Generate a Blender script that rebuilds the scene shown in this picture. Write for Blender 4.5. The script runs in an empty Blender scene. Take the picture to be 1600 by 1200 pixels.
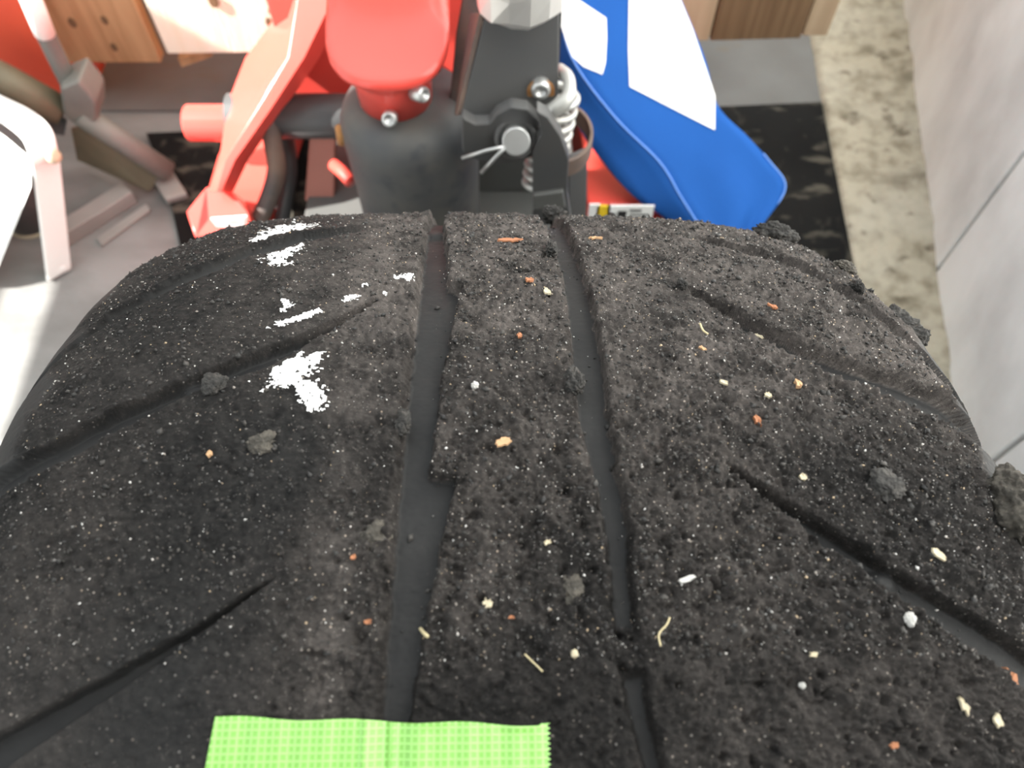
import bpy, bmesh, math, random
import numpy as np
from mathutils import Vector, Matrix

# ------------------------------------------------------------------ camera, world, sun, exposure
F_PX = 1253.0
NADIR = 713.0
TILT = math.atan(NADIR / F_PX)            # angle of the lens axis from straight down
TYRE_C = Vector((-0.012, 0.078, 0.3337))   # wheel centre
CAM = Vector((0.0, 0.0, TYRE_C.z + 0.5863))
scene = bpy.context.scene
col = scene.collection
cam_d = bpy.data.cameras.new('camera')
cam_d.sensor_width = 36.0
cam_d.lens = F_PX / 1600.0 * 36.0
cam_d.clip_start = 0.01
cam_d.dof.use_dof = True
cam_d.dof.focus_distance = 0.36
cam_d.dof.aperture_fstop = 9.5
cam = bpy.data.objects.new('camera', cam_d)
cam.location = CAM
cam.rotation_euler = (TILT, 0, 0)
col.objects.link(cam)
scene.camera = cam

world = bpy.data.worlds.new('sky')
scene.world = world
world.use_nodes = True
bg = world.node_tree.nodes['Background']
bg.inputs['Color'].default_value = (0.93, 0.985, 1.0, 1)
bg.inputs['Strength'].default_value = 2.2

sun_d = bpy.data.lights.new('sun', 'SUN')
sun_d.energy = 23.0
sun_d.angle = 0.009
sun_d.color = (1.0, 0.97, 0.91)
sun = bpy.data.objects.new('sun', sun_d)
SUN_DIR = Vector((-0.75, -0.12, 0.63)).normalized()
sun.rotation_euler = SUN_DIR.to_track_quat('Z', 'Y').to_euler()
sun.location = (-4, 0, 4)
col.objects.link(sun)

vs = scene.view_settings
vs.view_transform = 'Standard'
vs.look = 'None'
vs.exposure = 0.0
vs.gamma = 1.0
vs.use_curve_mapping = False

rnd = random.Random(7)
rng = np.random.default_rng(11)

# ------------------------------------------------------------------ measuring helpers (pixel of the 1600x1200 photo -> point at a known depth)
CT, ST = math.cos(TILT), math.sin(TILT)
def ray(px, py):
    xc, yc = (px - 800.0) / F_PX, -(py - 600.0) / F_PX
    return Vector((xc, yc * CT + ST, yc * ST - CT))
def at_y(px, py, y):
    d = ray(px, py); return CAM + d * (y / d.y)
def at_z(px, py, z):
    d = ray(px, py); return CAM + d * ((z - CAM.z) / d.z)
def at_plane(px, py, p0, n):
    d = ray(px, py); return CAM + d * ((p0 - CAM).dot(n) / d.dot(n))

# ------------------------------------------------------------------ materials
def mat(name, base, rough=0.6, metal=0.0, var=None, var_scale=12.0, var_amt=0.5, bump=0.0, bump_scale=60.0,
        stretch=(1, 1, 1), spec=0.5, coat=0.0, detail=5.0, lo=0.35, hi=0.65, rot=(0, 0, 0)):
    m = bpy.data.materials.new(name); m.use_nodes = True
    nt = m.node_tree; p = nt.nodes['Principled BSDF']
    p.inputs['Base Color'].default_value = (*base, 1)
    p.inputs['Roughness'].default_value = rough
    p.inputs['Metallic'].default_value = metal
    p.inputs['Specular IOR Level'].default_value = spec
    p.inputs['Coat Weight'].default_value = coat
    tc = nt.nodes.new('ShaderNodeTexCoord'); mp = nt.nodes.new('ShaderNodeMapping')
    mp.inputs['Scale'].default_value = stretch
    mp.inputs['Rotation'].default_value = rot
    nt.links.new(tc.outputs['Object'], mp.inputs['Vector'])
    if var is not None:
        n = nt.nodes.new('ShaderNodeTexNoise'); n.inputs['Scale'].default_value = var_scale
        n.inputs['Detail'].default_value = detail
        nt.links.new(mp.outputs['Vector'], n.inputs['Vector'])
        r = nt.nodes.new('ShaderNodeMapRange')
        r.inputs['From Min'].default_value = lo; r.inputs['From Max'].default_value = hi
        r.inputs['To Max'].default_value = var_amt
        nt.links.new(n.outputs['Fac'], r.inputs['Value'])
        mx = nt.nodes.new('ShaderNodeMix'); mx.data_type = 'RGBA'
        mx.inputs['A'].default_value = (*base, 1); mx.inputs['B'].default_value = (*var, 1)
        nt.links.new(r.outputs['Result'], mx.inputs['Factor'])
        nt.links.new(mx.outputs['Result'], p.inputs['Base Color'])
    if bump:
        n2 = nt.nodes.new('ShaderNodeTexNoise'); n2.inputs['Scale'].default_value = bump_scale
        n2.inputs['Detail'].default_value = 6
        nt.links.new(mp.outputs['Vector'], n2.inputs['Vector'])
        b = nt.nodes.new('ShaderNodeBump'); b.inputs['Strength'].default_value = bump
        b.inputs['Distance'].default_value = 0.004
        nt.links.new(n2.outputs['Fac'], b.inputs['Height'])
        nt.links.new(b.outputs['Normal'], p.inputs['Normal'])
    return m

def mix_layer(m, color, scale, lo, hi, amt, stretch=(1, 1, 1), rot=(0, 0, 0), detail=4.0):
    """one more blotchy layer of another colour on an existing material"""
    nt = m.node_tree; p = nt.nodes['Principled BSDF']
    tc = nt.nodes.new('ShaderNodeTexCoord'); mp = nt.nodes.new('ShaderNodeMapping')
    mp.inputs['Scale'].default_value = stretch; mp.inputs['Rotation'].default_value = rot
    mp.inputs['Location'].default_value = (scale * 0.37, 0.71, 0.13)
    nt.links.new(tc.outputs['Object'], mp.inputs['Vector'])
    n = nt.nodes.new('ShaderNodeTexNoise'); n.inputs['Scale'].default_value = scale; n.inputs['Detail'].default_value = detail
    nt.links.new(mp.outputs['Vector'], n.inputs['Vector'])
    r = nt.nodes.new('ShaderNodeMapRange'); r.inputs['From Min'].default_value = lo; r.inputs['From Max'].default_value = hi
    r.inputs['To Max'].default_value = amt
    nt.links.new(n.outputs['Fac'], r.inputs['Value'])
    mx = nt.nodes.new('ShaderNodeMix'); mx.data_type = 'RGBA'
    src = p.inputs['Base Color']
    if src.is_linked: nt.links.new(src.links[0].from_socket, mx.inputs['A'])
    else: mx.inputs['A'].default_value = src.default_value
    mx.inputs['B'].default_value = (*color, 1)
    nt.links.new(r.outputs['Result'], mx.inputs['Factor'])
    nt.links.new(mx.outputs['Result'], src)
    return m

M = {}
M['concrete'] = mat('concrete_floor', (0.25, 0.25, 0.243), 0.8, spec=0.25, var=(0.12, 0.118, 0.112), var_scale=5, var_amt=0.8, bump=0.25, bump_scale=70, stretch=(1, 2.2, 1), rot=(0, 0, 0.5))
M['mat'] = mat('rubber_mat', (0.008, 0.008, 0.008), 0.9, spec=0.12, var=(0.014, 0.0137, 0.013), var_scale=9, var_amt=0.7, bump=0.15, bump_scale=200)
mix_layer(M['mat'], (0.11, 0.10, 0.08), 13, 0.575, 0.67, 0.7, stretch=(1.0, 2.6, 1), rot=(0, 0, 0.9), detail=6)
mix_layer(M['mat'], (0.08, 0.073, 0.06), 17, 0.60, 0.70, 0.6, stretch=(2.6, 1.0, 1), rot=(0, 0, 0.5), detail=6)
M['sheet'] = mat('grey_sheet', (0.165, 0.167, 0.165), 0.7, spec=0.25, var=(0.12, 0.116, 0.11), var_scale=6, var_amt=0.8, bump=0.05)
mix_layer(M['sheet'], (0.16, 0.13, 0.09), 12, 0.62, 0.72, 0.6, stretch=(1, 3, 1), rot=(0, 0, 0.7))
M['kerb'] = mat('kerb_concrete', (0.42, 0.38, 0.295), 0.9, var=(0.19, 0.163, 0.112), var_scale=38, var_amt=0.85, bump=0.9, bump_scale=110, lo=0.42, hi=0.68)
mix_layer(M['kerb'], (0.46, 0.43, 0.355), 7, 0.45, 0.65, 0.6)
mix_layer(M['kerb'], (0.115, 0.095, 0.065), 30, 0.60, 0.70, 0.85)
mix_layer(M['kerb'], (0.13, 0.108, 0.075), 11, 0.60, 0.74, 0.8, detail=7)
M['wall'] = mat('wall_slab', (0.89, 0.91, 0.91), 0.85, var=(0.60, 0.61, 0.605), var_scale=4.5, var_amt=0.75, bump=0.2, bump_scale=50, stretch=(1, 1.6, 1), rot=(0.7, 0, 0))
mix_layer(M['wall'], (0.90, 0.92, 0.92), 9, 0.5, 0.7, 0.7)
M['joint'] = mat('wall_joint', (0.26, 0.21, 0.14), 0.95, var=(0.14, 0.12, 0.09), var_scale=30, bump=0.5)
M['plaster'] = mat('plaster', (0.62, 0.61, 0.58), 0.9, var=(0.5, 0.49, 0.46), var_scale=3)
def wood(name, base, dark, sc=5, grain=(9, 9, 0.7)):
    return mat(name, base, 0.7, var=dark, var_scale=sc, var_amt=0.85, bump=0.2, bump_scale=30, stretch=grain, lo=0.38, hi=0.66)
M['wood_tan'] = wood('wood_tan', (0.52, 0.32, 0.165), (0.36, 0.20, 0.09), grain=(14, 14, 1.0))
M['wood_sunlit'] = wood('wood_sunlit', (0.93, 0.88, 0.74), (0.88, 0.80, 0.62))  # pale tone carries the sunlight on one plank
M['wood_light'] = wood('wood_light', (0.48, 0.36, 0.24), (0.36, 0.26, 0.16))
M['wood_dark'] = wood('wood_dark', (0.20, 0.125, 0.065), (0.115, 0.065, 0.03), grain=(16, 16, 0.8))
M['red'] = mat('red_paint', (0.82, 0.082, 0.062), 0.30, spec=0.5, coat=0.3, var=(0.76, 0.088, 0.068), var_scale=20, var_amt=0.7)
M['red_plastic'] = mat('red_plastic', (0.78, 0.10, 0.045), 0.5, var=(0.62, 0.06, 0.03), var_scale=8)
M['red_brown'] = mat('faded_red', (0.33, 0.12, 0.09), 0.65, var=(0.24, 0.10, 0.075), var_scale=14)
M['cast'] = mat('dark_cast_iron', (0.050, 0.053, 0.058), 0.62, metal=0.0, var=(0.10, 0.094, 0.082), var_scale=13, var_amt=0.8, bump=0.12, bump_scale=60, lo=0.42, hi=0.7)
mix_layer(M['cast'], (0.022, 0.025, 0.035), 19, 0.56, 0.66, 0.75)
M['steel_plate'] = mat('grey_base_plate', (0.075, 0.077, 0.075), 0.6, var=(0.11, 0.108, 0.10), var_scale=10, bump=0.08)
M['black'] = mat('black_paint', (0.056, 0.057, 0.059), 0.48, var=(0.075, 0.07, 0.065), var_scale=16, bump=0.05)
M['black_deep'] = mat('black_rubber', (0.012, 0.012, 0.012), 0.6)
M['rusty'] = mat('rusty_black', (0.06, 0.05, 0.048), 0.65, var=(0.17, 0.105, 0.075), var_scale=20, var_amt=0.8)
M['rust'] = mat('rust', (0.30, 0.12, 0.04), 0.85, var=(0.42, 0.25, 0.08), var_scale=60)
M['zinc'] = mat('zinc', (0.62, 0.63, 0.63), 0.35, metal=0.75, var=(0.42, 0.42, 0.41), var_scale=30)
M['spring'] = mat('spring_wire', (0.52, 0.52, 0.50), 0.4, metal=0.4, var=(0.34, 0.33, 0.31), var_scale=40)
M['silver'] = mat('silver_foil', (0.88, 0.86, 0.83), 0.28, metal=0.7, bump=0.15, bump_scale=40)
M['grey_steel'] = mat('grey_steel', (0.16, 0.157, 0.147), 0.6, metal=0.2, var=(0.24, 0.23, 0.20), var_scale=16, bump=0.1)
M['olive_steel'] = mat('olive_steel', (0.13, 0.115, 0.075), 0.55, metal=0.2, var=(0.24, 0.21, 0.14), var_scale=11, bump=0.1)
M['light_steel'] = mat('light_steel', (0.34, 0.335, 0.315), 0.45, metal=0.3, var=(0.25, 0.245, 0.23), var_scale=10)
M['alu'] = mat('white_aluminium', (0.90, 0.89, 0.86), 0.4, metal=0.1, var=(0.82, 0.8, 0.76), var_scale=10)
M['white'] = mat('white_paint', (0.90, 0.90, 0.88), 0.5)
M['yellow'] = mat('yellow_label', (0.90, 0.62, 0.03), 0.5)
M['blue'] = mat('blue_cloth', (0.017, 0.094, 0.35), 0.75, var=(0.014, 0.076, 0.29), var_scale=9, bump=0.08, bump_scale=420, spec=0.08)
M['blue_seam'] = mat('blue_seam', (0.13, 0.29, 0.74), 0.6)
M['ink'] = mat('black_print', (0.02, 0.02, 0.02), 0.6)
M['chalk'] = mat('white_chalk', (0.93, 0.93, 0.92), 0.9)
M['bark'] = mat('orange_bark', (0.35, 0.145, 0.07), 0.85, var=(0.22, 0.09, 0.04), var_scale=300)
M['chip'] = mat('wood_chip', (0.46, 0.28, 0.15), 0.8, var=(0.5, 0.3, 0.16), var_scale=300)
M['cream'] = mat('cream_chip', (0.52, 0.46, 0.33), 0.8, var=(0.38, 0.31, 0.2), var_scale=300)
M['pale_chip'] = mat('pale_chip', (0.46, 0.45, 0.43), 0.8, var=(0.45, 0.44, 0.42), var_scale=400)
M['straw'] = mat('straw', (0.52, 0.44, 0.26), 0.75)
M['lump'] = mat('rubber_lump', (0.024, 0.0225, 0.021), 0.8, var=(0.10, 0.09, 0.08), var_scale=230, var_amt=0.6, bump=0.9, bump_scale=500, lo=0.5, hi=0.75)
M['lump_tan'] = mat('dusty_lump', (0.055, 0.049, 0.041), 0.9, var=(0.15, 0.132, 0.108), var_scale=240, var_amt=0.7, bump=0.9, bump_scale=450, lo=0.45, hi=0.75)

# ------------------------------------------------------------------ object helpers
def link(o, parent=None):
    col.objects.link(o)
    if parent is not None: o.parent = parent
    return o
def obj(name, me, m, parent=None, smooth=False):
    if isinstance(me, bmesh.types.BMesh):
        bm = me; me = bpy.data.meshes.new(name)
        bmesh.ops.recalc_face_normals(bm, faces=bm.faces[:])
        bm.to_mesh(me); bm.free()
    if m is not None and not me.materials: me.materials.append(M[m] if isinstance(m, str) else m)
    if smooth: me.shade_smooth()
    o = bpy.data.objects.new(name, me)
    link(o, parent)
    if parent is not None: o.matrix_parent_inverse = Matrix.Identity(4)
    return o
def tag(o, label=None, cat=None, group=None, kind=None):
    if label: o['label'] = label
    if cat: o['category'] = cat
    if group: o['group'] = group
    if kind: o['kind'] = kind
    return o
def thing(name, label, cat, loc=(0, 0, 0), group=None):
    e = bpy.data.objects.new(name, None); e.empty_display_size = 0.05
    e.location = loc; link(e); return tag(e, label, cat, group)
def loc_bm(bm, root):
    """shift world-space geometry into a thing's own space"""
    bmesh.ops.translate(bm, verts=bm.verts[:], vec=-Vector(root.location)); return bm
def part(name, bm, m, root, smooth=False, bevel=0.0, parent=None):
    o = obj(name, loc_bm(bm, root), m, parent or root, smooth)
    if bevel:
        b = o.modifiers.new('bevel', 'BEVEL'); b.width = bevel; b.segments = 2; b.limit_method = 'ANGLE'
        o.data.shade_smooth()
        w = o.modifiers.new('wn', 'WEIGHTED_NORMAL'); w.keep_sharp = False
    return o
def bm_box(x0, x1, y0, y1, z0, z1, bm=None):
    bm = bm or bmesh.new()
    v = [bm.verts.new((x, y, z)) for z in (z0, z1) for y in (y0, y1) for x in (x0, x1)]
    for f in ((0, 2, 3, 1), (4, 5, 7, 6), (0, 1, 5, 4), (2, 6, 7, 3), (0, 4, 6, 2), (1, 3, 7, 5)):
        bm.faces.new([v[i] for i in f])
    return bm
def bm_prism(pts, vec, bm=None):
    """polygon (list of Vectors) pushed along vec"""
    bm = bm or bmesh.new(); n = len(pts)
    a = [bm.verts.new(p) for p in pts]; b = [bm.verts.new(Vector(p) + Vector(vec)) for p in pts]
    bm.faces.new(a); bm.faces.new(b[::-1])
    for i in range(n): bm.faces.new((a[i], b[i], b[(i + 1) % n], a[(i + 1) % n]))
    return bm
def bm_loft(rings, closed=True, caps=True, bm=None):
    bm = bm or bmesh.new()
    R_ = [[bm.verts.new(p) for p in r] for r in rings]
    n = len(rings[0])
    for a, b in zip(R_[:-1], R_[1:]):
        for i in range(n if closed else n - 1):
            j = (i + 1) % n
            bm.faces.new((a[i], a[j], b[j], b[i]))
    if caps: bm.faces.new(R_[0][::-1]); bm.faces.new(R_[-1])
    return bm
def frame_of(d):
    d = Vector(d).normalized(); up = Vector((0, 0, 1)) if abs(d.z) < 0.95 else Vector((1, 0, 0))
    u = d.cross(up).normalized(); return d, u, d.cross(u).normalized()
def bm_tube(pts, r, seg=12, bm=None, flat=1.0, taper=None):
    pts = [Vector(p) for p in pts]; rings = []; u0 = None
    for i, p in enumerate(pts):
        d = pts[min(i + 1, len(pts) - 1)] - pts[max(i - 1, 0)]
        d.normalize()
        if u0 is None: _, u, v = frame_of(d)
        else:
            u = (u0 - d * u0.dot(d)).normalized(); v = d.cross(u)
        u0 = u
        rr = r * (taper[i] if taper else 1)
        rings.append([p + u * rr * math.cos(t) + v * rr * flat * math.sin(t) for t in [2 * math.pi * k / seg for k in range(seg)]])
    return bm_loft(rings, bm=bm)
def bm_lathe(prof, origin, axis=(0, 0, 1), seg=40, bm=None, caps=True):
    d, u, v = frame_of(axis); o = Vector(origin)
    rings = [[o + d * h + (u * math.cos(t) + v * math.sin(t)) * r for t in [2 * math.pi * k / seg for k in range(seg)]] for r, h in prof]
    return bm_loft(rings, caps=caps, bm=bm)
def smooth_path(pts, n=8):
    pts = [Vector(p) for p in pts]; out = []
    P = [pts[0] * 2 - pts[1]] + pts + [pts[-1] * 2 - pts[-2]]
    for i in range(1, len(P) - 2):
        for k in range(n):
            t = k / n; a, b, c, d = P[i - 1], P[i], P[i + 1], P[i + 2]
            out.append(0.5 * ((2 * b) + (c - a) * t + (2 * a - 5 * b + 4 * c - d) * t * t + (3 * b - a - 3 * c + d) * t ** 3))
    out.append(pts[-1]); return out

# ------------------------------------------------------------------ the setting
o = obj('floor', bm_box(-3.2, 1.6, -2.0, 2.6, -0.10, 0.0), 'concrete'); tag(o, 'grey streaky concrete workshop floor', kind='structure')

# grey sheet flooring beyond the black mat
sh = obj('floor_sheet', bm_box(-0.80, 0.545, 1.035, 2.4, 0.0, 0.004), 'sheet')
tag(sh, 'grey scuffed sheet flooring strip running behind the black mat', 'floor sheet')
# black rubber mat
pm = [at_z(238, 212, 0.006), at_z(1283, 161, 0.006), at_z(1340, 452, 0.006)]
right_dir = (pm[2] - pm[1])
pr = pm[1] + right_dir * 2.0
lm = [at_z(230, 211, 0.0045), at_z(264, 300, 0.0045), at_z(290, 420, 0.0045)]
mat_poly = [lm[0], Vector((pm[1].x, pm[1].y, 0.0045)), Vector((pr.x, pr.y, 0.0045)), Vector((-0.30, pr.y - 0.05, 0.0045)), lm[2], lm[1]]
mo = obj('rubber_mat', bm_prism(mat_poly, (0, 0, 0.004)), 'mat')
tag(mo, 'black rubber floor mat with sandy scuff marks beside the concrete kerb', 'mat')

# right wall of upright slabs with recessed joints
wb0, wb1 = at_z(1453, 435, 0), at_z(1402, 0, 0)
wdir = Vector((wb1.x - wb0.x, wb1.y - wb0.y, 0)).normalized()
wn = Vector((-wdir.y, wdir.x, 0))                       # towards the room
def wall_pt(s, z, off=0.0): p = wb0 + wdir * s + wn * off; return Vector((p.x, p.y, z))
q2 = at_plane(1555, 716, wb0, wn); s2 = (q2 - wb0).dot(wdir)
bw = bm_prism([wall_pt(-2.4, -0.1, -0.012), wall_pt(2.2, -0.1, -0.012), wall_pt(2.2, -0.1, -0.16), wall_pt(-2.4, -0.1, -0.16)], (0, 0, 2.7))
wall = obj('wall_right', bw, 'joint'); tag(wall, 'pale grey slab wall with brown stained joints', kind='structure')
step = -s2
edges = [s2 - 3 * step, s2 - 2 * step, s2 - step, s2, 0.0, 0.62, 1.24, 2.0]
for a, b in zip(edges[:-1], edges[1:]):
    g = 0.0036
    o = obj('slab', bm_prism([wall_pt(a + g, 0.001, 0.0), wall_pt(b - g, 0.001, 0.0), wall_pt(b - g, 0.001, -0.03), wall_pt(a + g, 0.001, -0.03)], (0, 0, 2.55)), 'wall', wall)
    bv = o.modifiers.new('bevel', 'BEVEL'); bv.width = 0.002; bv.segments = 2

# kerb / rough footing strip at the wall's foot
kl0, kl1 = at_z(1339, 450, 0.012), at_z(1260, 20, 0.012)
kdir = (kl1 - kl0); kdir = kdir / kdir.y
bm = bmesh.new(); NY, NX = 150, 26; grid = []
for j in range(NY + 1):
    y = -0.6 + 2.2 * j / NY; row = []
    xl = kl0.x + kdir.x * (y - kl0.y); t = (y - wb0.y) / wdir.y; xr = wb0.x + wdir.x * t
    for i in range(NX + 1):
        w = i / NX; e = min(1.0, w * NX * 0.8)
        bumpz = 0.012 + 0.010 * w + 0.0016 * math.sin(31 * y + 9 * w) + rnd.uniform(-0.0012, 0.0012)
        if w > 0.7: bumpz += 0.006 * max(0, math.sin(y * 17 + 1.3 * math.sin(y * 41))) * (w - 0.7) / 0.3
        row.append(bm.verts.new((xl + (xr - xl) * w + (rnd.uniform(-0.0008, 0.0008) if i in (0, 1) else 0), y, bumpz if i else 0.0)))
    grid.append(row)
for j in range(NY):
    for i in range(NX): bm.faces.new((grid[j][i], grid[j][i + 1], grid[j + 1][i + 1], grid[j + 1][i]))
o = obj('trim_1', bm, 'kerb', smooth=True); tag(o, 'rough sand coloured concrete kerb along the wall foot', kind='structure')

# unseen left wall added with gaps that shape the sun; then the back wall
def wbox(name, y0, y1, z0, z1):
    o = obj(name, bm_box(-2.02, -2.0, y0, y1, z0, z1), 'plaster'); return o
SUN_GAP_TOP = 1.95
wl = obj('sun_mask_wall', bm_box(-2.02, -2.0, -2.0, 2.6, SUN_GAP_TOP, 2.60), 'plaster'); tag(wl, 'added plaster wall shaping the sun patches', kind='structure')
for nm, a in (('sun_mask_pier', (0.22, 0.36, 1.15, SUN_GAP_TOP)), ('sun_mask_pier', (0.31, 0.49, 0.0, 1.075)), ('sun_mask_sill', (0.36, 0.49, 1.15, 1.27)), ('sun_mask_sill', (0.49, 0.57, 0.0, 1.27)),
              ('sun_mask_sill', (0.57, 2.6, 0.0, 1.45)), ('sun_mask_pier', (1.75, 2.6, 1.45, SUN_GAP_TOP)), ('sun_mask_pier', (-2.0, -1.1, 0.0, SUN_GAP_TOP))):
    obj(nm, bm_box(-2.02, -2.0, *a), 'plaster', wl)
ce = obj('shade_slab', bm_box(-2.02, 1.6, -2.0, -0.45, 2.35, 2.45), 'plaster'); tag(ce, 'unseen roof slab added to shade the near tyre', kind='structure')  # added slab that darkens the near end of the tread
wk = obj('wall_back', bm_box(-2.02, 1.6, 2.6, 2.75, 0.0, 2.0), 'plaster'); tag(wk, 'plaster back wall', kind='structure')

# ------------------------------------------------------------------ tyre
R = 0.33
W_, SH_, POW_, DR_ = 0.2156, 0.1087, 0.511, 0.0008
tt = np.linspace(0, 1, 4000) * np.pi / 2
px_ = W_ * np.sin(tt) ** POW_; pd_ = SH_ * (1 - np.cos(tt) ** POW_) + DR_ * (px_ / W_) ** 2
arc = np.r_[0, np.cumsum(np.hypot(np.diff(px_), np.diff(pd_)))]
A_MAX = arc[-1]
def prof_x(a): return np.sign(a) * np.interp(np.abs(a), arc, px_)
def prof_d(a): return np.interp(np.abs(a), arc, pd_)
def a_of_x(x): return math.copysign(float(np.interp(abs(x), px_, arc)), x)
MT = Matrix.Rotation(0.0157, 3, 'Z') @ Matrix.Rotation(0.0348, 3, 'Y')
MTi = MT.inverted()
def to_tyre(px, py):
    """photo pixel -> (a across the tread, s along it) on the bare carcass"""
    o_ = MTi @ (CAM - TYRE_C); d = MTi @ ray(px, py)
    r = R; x = 0.0
    for _ in range(14):
        A = d.y ** 2 + d.z ** 2; B = 2 * (o_.y * d.y + o_.z * d.z); C = o_.y ** 2 + o_.z ** 2 - r * r
        disc = B * B - 4 * A * C
        k = (-B - math.sqrt(disc)) / (2 * A) if disc > 0 else -B / (2 * A)
        x = o_.x + d.x * k
        rn = R - float(np.interp(min(abs(x), W_ * 0.999), px_, pd_))
        r = 0.5 * (r + rn)
    y, z = o_.y + d.y * k, o_.z + d.z * k
    return a_of_x(max(-W_, min(W_, x))), R * math.atan2(y, z)

def vnoise(av, sv, cell, seed):
    g = np.random.default_rng(seed)
    ia = (av - av.min()) / cell; is_ = (sv - sv.min()) / cell
    L = g.random((int(is_.max()) + 3, int(ia.max()) + 3)) * 2 - 1
    i0 = ia.astype(int); j0 = is_.astype(int)
    fa = ia - i0; fs = is_ - j0; fa = fa * fa * (3 - 2 * fa); fs = (fs * fs * (3 - 2 * fs))[:, None]
    top = L[j0][:, i0] * (1 - fa) + L[j0][:, i0 + 1] * fa
    bot = L[j0 + 1][:, i0] * (1 - fa) + L[j0 + 1][:, i0 + 1] * fa
    return top * (1 - fs) + bot * fs
def sstep(x): x = np.clip(x, 0, 1); return x * x * (3 - 2 * x)

NA = 861
av = np.linspace(-A_MAX, A_MAX, NA)
s_dense = [math.radians(-16) * R]
while s_dense[-1] < math.radians(64) * R:
    q = (s_dense[-1] / R - 0.0) / math.radians(50)
    s_dense.append(s_dense[-1] + 0.00046 + 0.00036 * max(0, min(1, q)))
s_dense = np.array(s_dense)
NS = len(s_dense)
AA, SS = np.meshgrid(av, s_dense)
X = prof_x(AA); D = prof_d(AA)
# local normal in the (x, r) plane
da = 1e-4
nx = -(-(prof_d(np.minimum(AA + da, A_MAX)) - prof_d(np.maximum(AA - da, -A_MAX)))); nr = prof_x(np.minimum(AA + da, A_MAX)) - prof_x(np.maximum(AA - da, -A_MAX))
ln = np.hypot(nx, nr) + 1e-12; nx /= ln; nr /= ln

n20 = vnoise(av, s_dense, 0.020, 1); n10 = vnoise(av, s_dense, 0.010, 2); n5 = vnoise(av, s_dense, 0.005, 3)
n25 = vnoise(av, s_dense, 0.0026, 4); n12 = vnoise(av, s_dense, 0.0014, 5); n40 = vnoise(av, s_dense, 0.045, 6)
n08 = vnoise(av, s_dense, 0.0009, 8)

# grooves ---------------------------------------------------------------------------------
depth = np.zeros_like(AA)
def edge_fn(pts, par):
    q = [to_tyre(*p) for p in pts]
    if par == 's': q = sorted((s, a) for a, s in q)
    else: q = sorted((a, s) for a, s in q)
    return np.array([k[0] for k in q]), np.array([k[1] for k in q])
GL_L = [(662, 347), (650, 420), (637, 520), (624, 640), (611, 760), (598, 900), (586, 1060), (580, 1135), (577, 1195)]
GL_R = [(693, 347), (698, 380), (703, 440), (722, 447), (706, 510), (692, 580), (684, 650), (672, 738), (716, 742), (693, 840), (669, 960), (652, 1060), (642, 1135), (636, 1195)]
GR_L = [(848, 347), (868, 400), (882, 470), (889, 560), (898, 650), (918, 720), (934, 790), (948, 880), (960, 990), (968, 1060), (985, 1140), (1000, 1198)]
GR_R = [(884, 347), (908, 400), (928, 470), (944, 560), (955, 650), (967, 720), (981, 790), (990, 880), (1001, 990), (1010, 1060), (1026, 1140), (1040, 1198)]
floor_mask = np.zeros_like(AA)
for Lp, Rp, wl_, wr_, dep in ((GL_L, GL_R, 0.0042, 0.0016, 0.0066), (GR_L, GR_R, 0.0036, 0.0016, 0.0066)):
    ls, la = edge_fn(Lp, 's'); rs, ra = edge_fn(Rp, 's')
    aL = np.interp(s_dense, ls, la)[:, None]; aR = np.interp(s_dense, rs, ra)[:, None]
    jit = 0.0009 * n5 + 0.0006 * n25
    m_ = sstep((AA - aL - 0.3 * jit + 0.0008) / wl_) * sstep((aR - AA + jit + 0.0006) / wr_)
    depth = np.maximum(depth, dep * m_); floor_mask = np.maximum(floor_mask, m_)
def diag(lo_pts, hi_pts, dep, w_lo, w_hi, tip_side, jitter=0.45):
    """lo/hi: edges nearer to / further from the camera, as functions of a"""
    global depth, floor_mask
    la, lsn = edge_fn(lo_pts, 'a'); ha, hs = edge_fn(hi_pts, 'a')
    a_tip = max(la.max(), ha.max()) if tip_side > 0 else min(la.min(), ha.min())
    s_lo = np.interp(av, la, lsn); s_hi = np.interp(av, ha, hs)
    # carry the slope on past the last measured point (down the shoulder)
    def ext(s_arr, ka, ks):
        if tip_side > 0:
            k = (ks[1] - ks[0]) / (ka[1] - ka[0]); m = av < ka[0]; s_arr[m] = ks[0] + k * (av[m] - ka[0])
        else:
            k = (ks[-1] - ks[-2]) / (ka[-1] - ka[-2]); m = av > ka[-1]; s_arr[m] = ks[-1] + k * (av[m] - ka[-1])
        return s_arr
    s_lo = ext(s_lo, la, lsn); s_hi = ext(s_hi, ha, hs)
    jit = jitter * (0.0007 * n5 + 0.0006 * n25)
    tipm = sstep((a_tip - AA) * tip_side / 0.010)
    m_ = sstep((SS - s_lo[None, :] + 0.4 * jit) / w_lo) * sstep((s_hi[None, :] - SS + jit) / w_hi) * tipm
    m_ *= 1 - 0.75 * sstep((np.abs(AA) - 0.245) / 0.03)
    depth = np.maximum(depth, dep * m_); floor_mask = np.maximum(floor_mask, m_)
diag([(600, 470), (500, 528), (420, 574), (300, 612), (200, 668), (100, 722), (10, 768)], [(605, 458), (490, 513), (380, 556), (290, 592), (170, 643), (80, 688), (10, 722)], 0.0068, 0.0034, 0.0011, 1)
diag([(452, 890), (380, 944), (300, 1003), (200, 1072), (120, 1126), (60, 1168)], [(460, 880), (360, 942), (280, 990), (180, 1047), (90, 1095), (10, 1140)], 0.0064, 0.0032, 0.0011, 1)
diag([(602, 354), (540, 366), (480, 378), (430, 392), (380, 408)], [(608, 348), (540, 354), (470, 362), (420, 374), (370, 390)], 0.0060, 0.0024, 0.0011, 1)
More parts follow.
